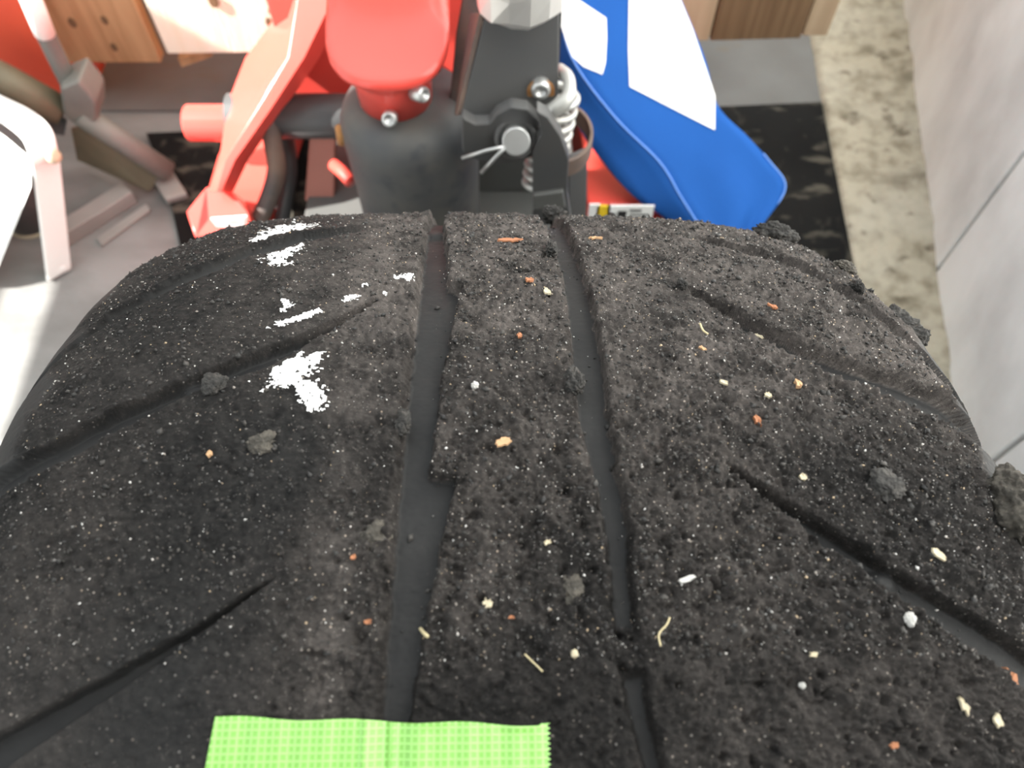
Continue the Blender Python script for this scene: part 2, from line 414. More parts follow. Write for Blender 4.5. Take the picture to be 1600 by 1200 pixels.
diag([(1062, 447), (1120, 484), (1190, 528), (1260, 566), (1330, 596), (1420, 634), (1480, 662)], [(1062, 438), (1130, 470), (1200, 508), (1262, 538), (1340, 566), (1420, 592), (1490, 628)], 0.0072, 0.0026, 0.0011, -1)
diag([(1130, 730), (1200, 783), (1290, 850), (1390, 922), (1480, 985), (1560, 1044)], [(1125, 715), (1190, 753), (1290, 815), (1390, 880), (1480, 932), (1570, 986)], 0.0078, 0.0036, 0.0011, -1)
diag([(1082, 374), (1140, 388), (1200, 405), (1262, 430), (1300, 452)], [(1085, 366), (1140, 376), (1200, 391), (1262, 413), (1300, 434)], 0.0060, 0.0022, 0.0011, -1)

# mud plug that bridges the right groove, smears in the left one
def pix_blob(px, py, ra, rs):
    a0, s0 = to_tyre(px, py); return np.exp(-(((AA - a0) / ra) ** 2 + ((SS - s0) / rs) ** 2) ** 2)
plug = pix_blob(982, 1015, 0.010, 0.0062) * (1 + 0.3 * n5)
depth = depth * (1 - 0.72 * np.clip(plug, 0, 1)); floor_mask = floor_mask * (1 - np.clip(plug, 0, 1))
plug2 = pix_blob(680, 352, 0.006, 0.008) + pix_blob(300, 600, 0.006, 0.004) + pix_blob(1395, 905, 0.005, 0.004)
depth = depth * (1 - 0.45 * np.clip(plug2, 0, 1))

# roughness of the surface ---------------------------------------------------------------
rough = 0.42 + 0.58 * sstep((AA + 0.085) / 0.05)
rough *= 1 - 0.35 * sstep((-AA - 0.05) / 0.06) * sstep((0.04 - SS) / 0.10)
sideways = sstep((np.abs(AA) - 0.182 - 0.008 * n20 - 0.004 * n10) / 0.016)
rough = rough * (1 - 0.9 * sideways)
rough = rough * (1 - 0.93 * sstep(floor_mask * 1.7 - 0.45)) 
rough = np.clip(rough * (1 + 0.35 * n40), 0.03, 1.3)
rim = np.clip(floor_mask * (1 - floor_mask) * 4, 0, 1) * (AA > -0.07)
n16r = 1 - 2 * np.abs(n25); n8r = 1 - 2 * np.abs(n12)
fine = 0.00060 * n12 + 0.00040 * n25 + 0.00018 * n16r - 0.00022 * n8r + 0.00040 * n5 + 0.0005 * n10 + 0.00050 * n08
clod = 0.0016 * np.clip(n10 + 0.45 * n5 + 0.3 * n25 - 0.40, 0, 1)
pit = -0.0012 * np.clip(-n5 - 0.6 * n25 - 0.4 * n12 - 0.60, 0, 1)
near = sstep((0.13 - SS) / 0.12)
h = rough * (fine * (1 + 0.45 * near) + clod * (1 + 0.8 * near) + pit * (1 + 0.8 * near)) + 0.0005 * n20 + 0.0012 * n40 * 0.5
h += rim * (0.0016 * n5 + 0.0018 * n25 + 0.0012 * n12)
# fine moulded ribs on the lower wall of the diagonal grooves
# grains pressed in the surface
n_gr = 5200
ga = rng.uniform(-0.19, 0.19, n_gr); gs = rng.uniform(-0.03, 0.31, n_gr)
gr_r = np.clip(rng.lognormal(math.log(0.0009), 0.40, n_gr), 0.0005, 0.003)
stepa = av[1] - av[0]
for a0, s0, r0 in zip(ga, gs, gr_r):
    if a0 < -0.03 and rng.random() < 0.55: continue
    i0, i1 = np.searchsorted(av, (a0 - r0, a0 + r0)); j0, j1 = np.searchsorted(s_dense, (s0 - r0, s0 + r0))
    if i1 <= i0 or j1 <= j0: continue
    ic = min(NA - 1, (i0 + i1) // 2); jc = min(NS - 1, (j0 + j1) // 2)
    if floor_mask[jc, ic] > 0.25: continue
    da_ = (av[i0:i1] - a0)[None, :] / r0; ds_ = (s_dense[j0:j1] - s0)[:, None] / (r0 * 0.8)
    q = 1 - da_ * da_ - ds_ * ds_
    h[j0:j1, i0:i1] += 0.5 * r0 * np.sqrt(np.clip(q, 0, 1)) * min(1.0, rough[jc, ic] + 0.1)
# the area under the tape is pressed flat
ta0, ts0 = to_tyre(338, 1120); ta1, ts1 = to_tyre(856, 1133)
tape_zone = sstep((AA - ta0 + 0.002) / 0.003) * sstep((ta1 - AA + 0.002) / 0.003) * sstep((max(ts0, ts1) + 0.001 - SS) / 0.003) * sstep((SS - (ts0 - 0.044)) / 0.003)
h = h * (1 - 0.9 * tape_zone) - 0.0004 * tape_zone
disp = h - depth

# project the bare points to know where each vertex lies in the photo (for chalk patches)
def surf(dsp, A_, S_, Xv, Dv, nxv, nrv):
    rr = R - Dv + nrv * dsp; xx = Xv + nxv * dsp; th = S_ / R
    return xx, rr * np.sin(th), rr * np.cos(th)
xx, yy, zz = surf(disp, AA, SS, X, D, nx, nr)
mt = np.array(MT)
P = np.stack([xx, yy, zz], -1) @ mt.T + np.array(TYRE_C) - np.array(CAM)
Zc = P[..., 1] * ST - P[..., 2] * CT
PX = 800 + F_PX * P[..., 0] / Zc; PY = 600 - F_PX * (P[..., 1] * CT + P[..., 2] * ST) / Zc
del P, Zc

# coarse rest of the circumference
s_rest = np.linspace(s_dense[-1], s_dense[0] + 2 * math.pi * R, 150)[1:-1]
AR, SR = np.meshgrid(av, s_rest)
dr_edge = disp[0]
w_ = np.linspace(1, 0, len(s_rest))[:, None]
dr = np.where(np.abs(AR) < 0.2, disp[-1][None] * w_ + disp[0][None] * (1 - w_), 0.0)
xr, yr, zr = surf(dr, AR, SR, np.repeat(X[:1], len(s_rest), 0), np.repeat(D[:1], len(s_rest), 0), np.repeat(nx[:1], len(s_rest), 0), np.repeat(nr[:1], len(s_rest), 0))
# the coarse part uses every 10th column; join is hidden at the dense borders
ck = np.arange(0, NA, 10)

def grid_mesh(name, vx, vy, vz, wrap=False):
    n, m = vx.shape
    v = np.stack([vx, vy, vz], -1).reshape(-1, 3)
    j, i = np.meshgrid(np.arange(n if wrap else n - 1), np.arange(m - 1), indexing='ij')
    j2 = (j + 1) % n
    f = np.stack([j * m + i, j * m + i + 1, j2 * m + i + 1, j2 * m + i], -1).reshape(-1, 4)
    return raw_mesh(name, v, f)
def raw_mesh(name, v, f):
    me = bpy.data.meshes.new(name)
    me.vertices.add(len(v)); me.vertices.foreach_set('co', np.ascontiguousarray(v, np.float32).ravel())
    me.loops.add(f.size); me.loops.foreach_set('vertex_index', np.ascontiguousarray(f, np.int32).ravel())
    k = f.shape[1]
    me.polygons.add(len(f)); me.polygons.foreach_set('loop_start', np.arange(0, f.size, k, dtype=np.int32))
    me.polygons.foreach_set('loop_total', np.full(len(f), k, np.int32))
    me.update(calc_edges=True); me.validate(); me.shade_smooth()
    return me

# rubber material: clean smooth rubber in the grooves, granular dirt and speckles elsewhere
def tyre_material():
    m = bpy.data.materials.new('tyre_rubber'); m.use_nodes = True
    nt = m.node_tree; N = nt.nodes; Lk = nt.links; p = N['Principled BSDF']
    tc = N.new('ShaderNodeTexCoord')
    at = N.new('ShaderNodeAttribute'); at.attribute_name = 'dirt'
    at2 = N.new('ShaderNodeAttribute'); at2.attribute_name = 'dust'  # real dust, with the light falloff along the tread mixed in
    def noise(sc, det=4, rgh=0.6):
        n = N.new('ShaderNodeTexNoise'); n.inputs['Scale'].default_value = sc; n.inputs['Detail'].default_value = det
        n.inputs['Roughness'].default_value = rgh
        Lk.new(tc.outputs['Object'], n.inputs['Vector']); return n.outputs['Fac']
    def rng_(v, lo, hi, a=0.0, b=1.0):
        r = N.new('ShaderNodeMapRange'); r.inputs['From Min'].default_value = lo; r.inputs['From Max'].default_value = hi
        r.inputs['To Min'].default_value = a; r.inputs['To Max'].default_value = b
        Lk.new(v, r.inputs['Value']); return r.outputs['Result']
    def mul(a, b):
        q = N.new('ShaderNodeMath'); q.operation = 'MULTIPLY'
        for k, v in enumerate((a, b)):
            if isinstance(v, float): q.inputs[k].default_value = v
            else: Lk.new(v, q.inputs[k])
        return q.outputs[0]
    def mixc(fac, a, b):
        x = N.new('ShaderNodeMix'); x.data_type = 'RGBA'
        Lk.new(fac, x.inputs['Factor'])
        for nm, v in (('A', a), ('B', b)):
            if isinstance(v, tuple): x.inputs[nm].default_value = (*v, 1)
            else: Lk.new(v, x.inputs[nm])
        return x.outputs['Result']
    dirt = at.outputs['Fac']; dust = at2.outputs['Fac']
    c = mixc(rng_(noise(220, 6, 0.7), 0.35, 0.7), (0.0065, 0.0064, 0.0066), (0.019, 0.018, 0.0176))
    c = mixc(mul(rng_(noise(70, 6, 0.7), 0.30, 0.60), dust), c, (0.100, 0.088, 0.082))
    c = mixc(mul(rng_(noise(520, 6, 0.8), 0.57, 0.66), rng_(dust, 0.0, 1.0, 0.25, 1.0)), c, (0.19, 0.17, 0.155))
    # pale mineral speckles
    vo = N.new('ShaderNodeTexVoronoi'); vo.inputs['Scale'].default_value = 480; Lk.new(tc.outputs['Object'], vo.inputs['Vector'])
    sp = rng_(vo.outputs['Distance'], 0.13, 0.22, 1.0, 0.0)
    sx = N.new('ShaderNodeSeparateColor'); Lk.new(vo.outputs['Color'], sx.inputs['Color'])
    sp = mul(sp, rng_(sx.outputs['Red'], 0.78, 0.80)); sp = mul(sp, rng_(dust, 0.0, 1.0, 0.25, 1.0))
    c = mixc(sp, c, mixc(sx.outputs['Green'], (0.50, 0.48, 0.46), (0.46, 0.36, 0.28)))
    clean = mixc(rng_(noise(60, 4), 0.3, 0.7), (0.0165, 0.0165, 0.0172), (0.023, 0.0228, 0.023))
    c = mixc(rng_(dirt, 0.08, 0.35), clean, c)
    Lk.new(c, p.inputs['Base Color'])
    Lk.new(rng_(dirt, 0.08, 0.5, 0.62, 0.8), p.inputs['Roughness'])
    Lk.new(rng_(dirt, 0.08, 0.5, 0.18, 0.10), p.inputs['Specular IOR Level'])
    b = N.new('ShaderNodeBump'); b.inputs['Distance'].default_value = 0.0014
    Lk.new(noise(900, 4, 0.7), b.inputs['Height']); Lk.new(rng_(dirt, 0.1, 0.6, 0.05, 0.85), b.inputs['Strength'])
    Lk.new(b.outputs['Normal'], p.inputs['Normal'])
    return m
M['tyre'] = tyre_material()

tyre = thing('race_tyre', 'wide black racing tyre with two long grooves, coated in rubber crumbs and grit', 'tyre', TYRE_C)
tyre.rotation_euler = (0, 0.0348, 0.0157)
me = grid_mesh('tread', xx, yy, zz)
dirt_v = np.clip(rough + 0.5 * rim, 0, 1).astype(np.float32)
dust_light_v = np.clip((0.08 + 1.0 * sstep((AA + 0.11) / 0.09)) * (0.28 + 0.74 * sstep((SS - 0.01) / 0.15)) + 0.35 * n40 + 0.9 * np.exp(-((AA + 0.058 - 0.0 * SS) / 0.010) ** 2) * 0.5, 0, 1).astype(np.float32)  # dust across the tread; its rise towards the horizon paints the light falloff
for nm, arr in (('dirt', dirt_v), ('dust', dust_light_v)):
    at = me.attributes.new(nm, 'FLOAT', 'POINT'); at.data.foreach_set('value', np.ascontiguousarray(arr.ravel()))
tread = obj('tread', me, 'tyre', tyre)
# rest of the tread ring (away from the photograph), one step coarser
rows = [np.stack([xx[-1][ck], yy[-1][ck], zz[-1][ck]], -1)] + [np.stack([xr[j][ck], yr[j][ck], zr[j][ck]], -1) for j in range(len(s_rest))] + [np.stack([xx[0][ck], yy[0][ck], zz[0][ck]], -1)]
rows = np.array(rows)
me = grid_mesh('tread_far', rows[..., 0], rows[..., 1], rows[..., 2])
for nm, val in (('dirt', 0.6), ('dust', 0.4)):
    at = me.attributes.new(nm, 'FLOAT', 'POINT'); at.data.foreach_set('value', np.full(len(me.vertices), val, np.float32))
obj('tread_underside', me, 'tyre', tyre)
# sidewalls and inner lining
M['sidewall'] = mat('sidewall_rubber', (0.026, 0.026, 0.027), 0.55, var=(0.036, 0.035, 0.034), var_scale=30, bump=0.05, bump_scale=300)
for sgn in (-1, 1):
    sec = [(W_, R - SH_ - DR_), (W_ - 0.004, R - SH_ - 0.02), (W_ - 0.02, 0.175), (W_ - 0.032, 0.163), (W_ - 0.045, 0.163), (W_ - 0.04, 0.18), (W_ - 0.02, 0.215), (W_ - 0.02, R - 0.06), (W_ - 0.04, R - 0.03), (0.0, R - 0.022)]
    ths = np.linspace(0, 2 * math.pi, 121)[:-1]
    vx = np.array([[sgn * a for a, r in sec]] * 120); vy = np.array([[r * math.sin(t) for a, r in sec] for t in ths]); vz = np.array([[r * math.cos(t) for a, r in sec] for t in ths])
    obj('sidewall', grid_mesh('sidewall', vx, vy, vz, wrap=True), 'sidewall', tyre)

# chalk marks: patches lifted off the tread surface along ragged outlines
fm_wide = floor_mask.copy()
for k_ in range(1, 7):
    fm_wide[k_:] = np.maximum(fm_wide[k_:], floor_mask[:-k_]); fm_wide[:-k_] = np.maximum(fm_wide[:-k_], floor_mask[k_:])
def chalk(name, blobs, thr=0.5):
    msk = np.zeros_like(PX)
    for (cx, cy, rx, ry, ang, w) in blobs:
        c_, s_ = math.cos(ang), math.sin(ang)
        u = ((PX - cx) * c_ + (PY - cy) * s_) / rx; v = (-(PX - cx) * s_ + (PY - cy) * c_) / ry
        msk = np.maximum(msk, w * np.exp(-(u * u + v * v) * 0.7))
    msk = msk + (0.16 * n25 + 0.20 * n12 + 0.26 * n08 + 0.10 * n5) * (msk > 0.05)
    keep = (msk[:-1, :-1] > thr) & (SS[:-1, :-1] < 0.33) & (fm_wide[:-1, :-1] < 0.12)
    # connected islands: the big ones are marks of their own, the dust is left as specks
    lab = np.where(keep, np.arange(keep.size).reshape(keep.shape) + 1, 0)
    while True:
        l2 = lab.copy()
        for sl, sr in (((slice(1, None), slice(None)), (slice(None, -1), slice(None))), ((slice(None), slice(1, None)), (slice(None), slice(None, -1))),
                       ((slice(1, None), slice(1, None)), (slice(None, -1), slice(None, -1))), ((slice(1, None), slice(None, -1)), (slice(None, -1), slice(1, None)))):
            for p_, q_ in ((sl, sr), (sr, sl)):
                m_ = (l2[p_] > 0) & (l2[q_] > 0)
                l2[p_] = np.where(m_, np.maximum(l2[p_], l2[q_]), l2[p_])
        if (l2 == lab).all(): break
        lab = l2
    ids, cnt = np.unique(lab[lab > 0], return_counts=True)
    specks = np.zeros_like(keep)
    for q, c_ in zip(ids, cnt):
        if c_ >= 60: patch(name, lab == q)
        else: specks |= lab == q
    if specks.any(): CHALK_DUST.append(specks)
CHALK_DUST = []
def patch(name, keep, stuff=False):
    j, i = np.nonzero(keep)
    fv = np.stack([j * NA + i, j * NA + i + 1, (j + 1) * NA + i + 1, (j + 1) * NA + i], -1)
    uq, inv = np.unique(fv, return_inverse=True)
    jj, ii = uq // NA, uq % NA
    d2 = disp[jj, ii] + 0.00022
    vx, vy, vz = surf(d2, AA[jj, ii], SS[jj, ii], X[jj, ii], D[jj, ii], nx[jj, ii], nr[jj, ii])
    me = raw_mesh(name, np.stack([vx, vy, vz], -1), inv.reshape(-1, 4))
    o = obj(name, me, 'chalk', tyre); o['label'] = 'white chalk dust' if stuff else 'ragged white chalk mark'
    if stuff: o['kind'] = 'stuff'
chalk('chalk_mark', [(438, 367, 40, 11, -0.22, 1.2), (470, 362, 14, 5, -0.1, 1.0)])
chalk('chalk_mark', [(438, 397, 30, 8, -0.35, 1.0), (462, 387, 12, 4, -0.3, 1.0), (434, 410, 16, 6, 0, 0.72)])
chalk('chalk_mark', [(465, 498, 34, 4.5, -0.28, 1.05), (447, 480, 12, 12, 0.9, 0.66), (545, 466, 13, 4, -0.25, 0.9), (596, 459, 9, 3, 0, 0.85), (570, 446, 7, 3, 0, 0.8)])
chalk('chalk_mark', [(455, 580, 36, 17, -0.3, 1.15), (478, 566, 24, 9, -0.4, 1.0), (425, 574, 26, 4, 0.1, 0.8), (468, 552, 5, 10, 0.3, 0.8), (448, 596, 18, 9, 0, 0.9)])
chalk('chalk_mark', [(482, 614, 22, 19, 0.3, 1.0), (492, 632, 16, 14, 0, 0.72)], 0.52)
chalk('chalk_mark', [(637, 433, 10, 5, 0.0, 1.05), (622, 434, 8, 3, 0, 0.95)])
if CHALK_DUST: patch('chalk_dust', np.logical_or.reduce(CHALK_DUST), True)

# grit: thousands of loose grains, too small to count
def grit(name, n, seed, size_med, size_sd, label, ramp, right_bias=0.62):
    g = np.random.default_rng(seed); vs_, fs_ = [], []; k = 0
    oct_f = np.array([(0, 2, 4), (2, 1, 4), (1, 3, 4), (3, 0, 4), (2, 0, 5), (1, 2, 5), (3, 1, 5), (0, 3, 5)])
    base = np.array([(1, 0, 0), (-1, 0, 0), (0, 1, 0), (0, -1, 0), (0, 0, 1), (0, 0, -1)], float)
    cnt = 0
    while cnt < n:
        a0 = g.uniform(-0.188, 0.188); s0 = g.uniform(-0.03, 0.31)
        if a0 < -0.03 and g.random() < right_bias: continue
        i = int(np.searchsorted(av, a0)); j = int(np.searchsorted(s_dense, s0))
        if tape_zone[j, i] > 0.02: continue
        if floor_mask[j, i] > 0.5 and g.random() < 0.93: continue
        r0 = float(np.clip(g.lognormal(math.log(size_med), size_sd), size_med * 0.5, size_med * 3.2))
        th = s0 / R; n_ = np.array([nx[j, i], nr[j, i] * math.sin(th), nr[j, i] * math.cos(th)])
        p = np.array([xx[j, i], yy[j, i], zz[j, i]]) + n_ * r0 * 0.2
        q, _ = np.linalg.qr(g.normal(size=(3, 3)))
        sc = r0 * np.array([1.0, g.uniform(0.55, 1), g.uniform(0.35, 0.7)])
        v = (base * g.uniform(0.75, 1.15, (6, 1)) * sc) @ q.T + p
        vs_.append(v); fs_.append(oct_f + 6 * cnt); cnt += 1
    me = raw_mesh(name, np.concatenate(vs_), np.concatenate(fs_))
    m = bpy.data.materials.new(name); m.use_nodes = True; nt = m.node_tree; p = nt.nodes['Principled BSDF']
    p.inputs['Roughness'].default_value = 0.7
    ge = nt.nodes.new('ShaderNodeNewGeometry'); cr = nt.nodes.new('ShaderNodeValToRGB')
    el = cr.color_ramp.elements; el[0].position = 0; el[0].color = (*ramp[0], 1); el[1].position = 1; el[1].color = (*ramp[-1], 1)
    for q in range(1, len(ramp) - 1):
        e = el.new(q / (len(ramp) - 1)); e.color = (*ramp[q], 1)
    cr.color_ramp.interpolation = 'CONSTANT'
    nt.links.new(ge.outputs['Random Per Island'], cr.inputs['Fac']); nt.links.new(cr.outputs['Color'], p.inputs['Base Color'])
    o = obj(name, me, m, tyre); tag(o, label, kind='stuff')
grit('pale_grit', 9000, 21, 0.00027, 0.55, 'fine pale sand grains stuck in the rubber', [(0.52, 0.49, 0.46), (0.27, 0.24, 0.215), (0.62, 0.61, 0.59), (0.18, 0.17, 0.16), (0.42, 0.32, 0.21), (0.13, 0.125, 0.12), (0.26, 0.255, 0.25)])
grit('rubber_crumbs', 14000, 22, 0.00062, 0.45, 'loose black rubber crumbs', [(0.022, 0.021, 0.02), (0.035, 0.032, 0.03), (0.05, 0.046, 0.042), (0.028, 0.027, 0.027), (0.075, 0.066, 0.056)], 0.55)

def on_tread(px, py):
    """photo pixel -> world point on the built tread, outward normal, across-direction"""
    dd = (PX - px) ** 2 + (PY - py) ** 2
    dd[SS > 0.34] = 1e9
    j, i = np.unravel_index(np.argmin(dd), dd.shape)
    th = SS[j, i] / R
    n_ = Vector((nx[j, i], nr[j, i] * math.sin(th), nr[j, i] * math.cos(th)))
    p = Vector((xx[j, i], yy[j, i], zz[j, i]))
    t = Vector((0, math.cos(th), -math.sin(th)))
    c = t.cross(n_).normalized()
    return TYRE_C + MT @ p, (MT @ n_).normalized(), (MT @ c).normalized(), (MT @ t).normalized(), float(depth_at(px, py))
def depth_at(px, py): return (CAM - Vector(CAM)).length
def px_size(p): 
    v = p - CAM; return (v.y * ST - v.z * CT) / F_PX        # metres per photo pixel at that point

# green gaffer tape across the tread -------------------------------------------------------
def tape_material():
    m = bpy.data.materials.new('green_tape'); m.use_nodes = True; nt = m.node_tree; p = nt.nodes['Principled BSDF']
    N, Lk = nt.nodes, nt.links
    uv = N.new('ShaderNodeAttribute'); uv.attribute_name = 'weave'
    sx = N.new('ShaderNodeSeparateXYZ'); Lk.new(uv.outputs['Vector'], sx.inputs['Vector'])
    facs = []
    for ax, sc in (('X', 2 * math.pi / 0.00215), ('Y', 2 * math.pi / 0.00215)):
        a = N.new('ShaderNodeMath'); a.operation = 'MULTIPLY'; a.inputs[1].default_value = sc; Lk.new(sx.outputs[ax], a.inputs[0])
        b = N.new('ShaderNodeMath'); b.operation = 'SINE'; Lk.new(a.outputs[0], b.inputs[0])
        r = N.new('ShaderNodeMapRange'); r.inputs['From Min'].default_value = 0.25; r.inputs['From Max'].default_value = 0.95; Lk.new(b.outputs[0], r.inputs['Value'])
        facs.append(r.outputs['Result'])
    mxm = N.new('ShaderNodeMath'); mxm.operation = 'MAXIMUM'; Lk.new(facs[0], mxm.inputs[0]); Lk.new(facs[1], mxm.inputs[1])
    mx = N.new('ShaderNodeMix'); mx.data_type = 'RGBA'; mx.inputs['A'].default_value = (0.175, 0.40, 0.075, 1); mx.inputs['B'].default_value = (0.29, 0.55, 0.155, 1)
    Lk.new(mxm.outputs[0], mx.inputs['Factor']); Lk.new(mx.outputs['Result'], p.inputs['Base Color'])
    p.inputs['Roughness'].default_value = 0.27
    bp = N.new('ShaderNodeBump'); bp.inputs['Strength'].default_value = 0.35; bp.inputs['Distance'].default_value = 0.0003
    Lk.new(mxm.outputs[0], bp.inputs['Height']); Lk.new(bp.outputs['Normal'], p.inputs['Normal'])
    return m
ls, la = edge_fn(GL_L, 's'); rs_, ra_ = edge_fn(GL_R, 's')
gcl = 0.5 * (np.interp(ts0, ls, la) + np.interp(ts0, rs_, ra_)); ghw = 0.5 * (np.interp(ts0, rs_, ra_) - np.interp(ts0, ls, la))
cr1 = to_tyre(570, 1160)[0]; cr2 = to_tyre(612, 1160)[0]
NTA, NTS = 300, 90
tv = np.zeros((NTS + 1, NTA + 1, 3)); tuv = np.zeros((NTS + 1, NTA + 1, 3), np.float32)
for j in range(NTS + 1):
    for i in range(NTA + 1):
        u = i / NTA; v = j / NTS
        a = ta0 + (ta1 - ta0) * u - 0.0012 * v * 6 * (1 - u) * 0.5
        if i == NTA: a += 0.0007 * (1 if j % 3 == 0 else -0.4)
        s_top = ts0 + (ts1 - ts0) * u + 0.0004 * math.sin(u * 19) + (0.0005 if u > 0.975 else 0.0)
        s = s_top - v * 0.042
        dip = -0.0021 * math.exp(-((a - gcl) / (ghw * 0.8)) ** 4)
        ridge = 0.0011 * math.exp(-((a - cr1) / 0.0011) ** 2) + 0.0012 * math.exp(-((a - cr2 - 0.0006 * v) / 0.0012) ** 2)
        wav = 0.00025 * math.sin(a * 420 + 3 * v) + 0.0002 * math.sin(a * 900 + 1)
        if v < 0.05 and u > 0.6: wav += 0.0006 * (1 - v / 0.05) * max(0, math.sin((u - 0.6) * 26))
        dsp = 0.00085 + dip + ridge + wav
        d_ = float(prof_d(a)); x_ = float(prof_x(a)); th = s / R
        tv[j, i] = (x_, (R - d_ + dsp) * math.sin(th), (R - d_ + dsp) * math.cos(th)); tuv[j, i] = (a - ta0, s - ts0, 0)
tvw = (tv.reshape(-1, 3) @ mt.T + np.array(TYRE_C)).reshape(tv.shape)
c0 = tvw[:, :].reshape(-1, 3).mean(0)
tvl = tvw - c0
me = grid_mesh('green_tape', tvl[::-1, :, 0], tvl[::-1, :, 1], tvl[::-1, :, 2])
at = me.attributes.new('weave', 'FLOAT_VECTOR', 'POINT'); at.data.foreach_set('vector', np.ascontiguousarray(tuv[::-1].reshape(-1)))
M['tape'] = tape_material()
tape = obj('green_tape', me, 'tape'); tape.location = c0
tag(tape, 'bright green woven fabric tape with a pinked end stuck across the tyre', 'tape')
so = tape.modifiers.new('solidify', 'SOLIDIFY'); so.thickness = 0.00025; so.offset = 1

# lumps, chips, straws lying on the tread --------------------------------------------------
def lump(px, py, wpx, hpx, m, label, cat, name='rubber_lump', group=None, seed=0, high=0.6, sink=0.15, rough_=0.28):
    p, n_, c_, t_, _ = on_tread(px, py); k = px_size(p)
    view = (p - CAM).normalized(); fs = max(0.45, abs(view.dot(n_)))
    bm = bmesh.new(); bmesh.ops.create_icosphere(bm, subdivisions=5, radius=1.0)
    g = random.Random(seed); dirs = [(Vector((g.uniform(-1, 1), g.uniform(-1, 1), g.uniform(-0.6, 1))).normalized(), g.uniform(-0.5, 0.6), g.uniform(3, 12)) for _ in range(34)]
    sa, st = 0.43 * wpx * k, 0.43 * hpx * k / fs
    from mathutils import noise as mn
    for v in bm.verts:
        d = v.co.normalized(); f = 1.0
        for q, am, sh in dirs: f += am * rough_ * math.exp(-sh * (1 - d.dot(q)))
        f += 0.28 * mn.noise(d * 2.6 + Vector((seed, 0, 0))) + 0.20 * mn.noise(d * 6 + Vector((0, seed, 0))) + 0.12 * mn.noise(d * 13 + Vector((0, 0, seed)))
        d = d * f
        v.co = c_ * d.x * sa + t_ * d.y * st + n_ * (d.z * high * min(sa, st) * 1.2)
    o = obj(name, bm, m, smooth=True); o.location = p + n_ * (high * min(sa, st) * (0.6 - sink))
    return tag(o, label, cat, group)
LG = 'rubber lumps on the tyre'
lump(585, 836, 52, 44, 'lump_tan', 'dusty brown lump at the left rim of the left long groove', 'rubber lump', group=LG, seed=1, high=0.5, sink=0.3, rough_=0.5)
lump(630, 663, 30, 40, 'lump', 'small black rubber lump hanging into the left long groove', 'rubber lump', group=LG, seed=2)
lump(410, 693, 48, 30, 'lump_tan', 'low brownish lump below the two lower white chalk marks', 'rubber lump', group=LG, seed=3, high=0.32, sink=0.3, rough_=0.5)
lump(897, 600, 34, 38, 'lump', 'black rubber lump in the right long groove, midway up the tyre', 'rubber lump', group=LG, seed=4, high=0.8)
lump(862, 394, 24, 26, 'lump', 'black rubber lump at the top of the right long groove', 'rubber lump', group=LG, seed=5, high=0.8)
lump(1284, 590, 54, 40, 'lump_tan', 'flat dusty lump below the upper right slanted groove', 'rubber lump', group=LG, seed=6, high=0.32)
lump(1388, 512, 42, 34, 'lump', 'ragged rubber lump on the right shoulder in front of the kerb', 'rubber lump', group=LG, seed=7, high=1.1, rough_=0.5)
lump(1420, 531, 34, 24, 'lump', 'hooked black rubber crumb at the right shoulder outline', 'rubber lump', group=LG, seed=8, high=1.1, rough_=0.6)
lump(1205, 368, 74, 16, 'lump', 'low black rubber clod on the tyre horizon before the mat', 'rubber lump', group=LG, seed=9, high=0.9)
lump(1316, 424, 40, 16, 'lump_tan', 'grey tan clod on the upper right shoulder', 'rubber lump', group=LG, seed=10, high=0.6)
lump(1575, 805, 80, 54, 'lump_tan', 'biggest dusty lump, at the right edge of the tyre under the wall', 'rubber lump', group=LG, seed=11, high=0.9, rough_=0.45)
lump(1490, 684, 44, 36, 'lump', 'grey rubber lump on the right shoulder above the biggest lump', 'rubber lump', group=LG, seed=12, high=0.7, rough_=0.45)
lump(1386, 758, 58, 38, 'lump', 'low wide black lump above the lower right slanted groove', 'rubber lump', group=LG, seed=13, high=0.35)
lump(893, 917, 32, 40, 'lump_tan', 'oval dusty lump between the two long grooves', 'rubber lump', group=LG, seed=14, high=0.4, sink=0.35, rough_=0.5)
lump(335, 603, 34, 26, 'lump', 'black crumb clump lying in the upper left slanted groove', 'rubber lump', group=LG, seed=15, high=0.4, sink=0.35, rough_=0.6)
lump(1065, 448, 18, 12, 'lump', 'tiny black lump at the tip of the upper right slanted groove', 'rubber lump', group=LG, seed=16, high=0.9)
lump(1338, 452, 20, 14, 'lump', 'small round black crumb on the right shoulder over the kerb', 'rubber lump', group=LG, seed=17, high=0.9)
lump(865, 342, 40, 14, 'lump', 'black mud clod at the horizon end of the right long groove', 'rubber lump', group=LG, seed=18, high=0.8)
lump(1422, 968, 20, 20, 'pale_chip', 'grey white pebble beside the lower right slanted groove', 'pebble', name='pebble', group='pebbles on the tyre', seed=20, high=0.7, rough_=0.15)
lump(743, 603, 13, 11, 'pale_chip', 'tiny white pebble between the long grooves', 'pebble', name='pebble', group='pebbles on the tyre', seed=21, high=0.8, rough_=0.1)
lump(897, 1022, 12, 13, 'cream', 'tiny yellow pebble near the right long groove above the tape', 'pebble', name='pebble', group='pebbles on the tyre', seed=22, high=0.8, rough_=0.1)
lump(1253, 1070, 12, 12, 'pale_chip', 'small grey pebble on the lower right of the tread', 'pebble', name='pebble', group='pebbles on the tyre', seed=23, high=0.8, rough_=0.1)

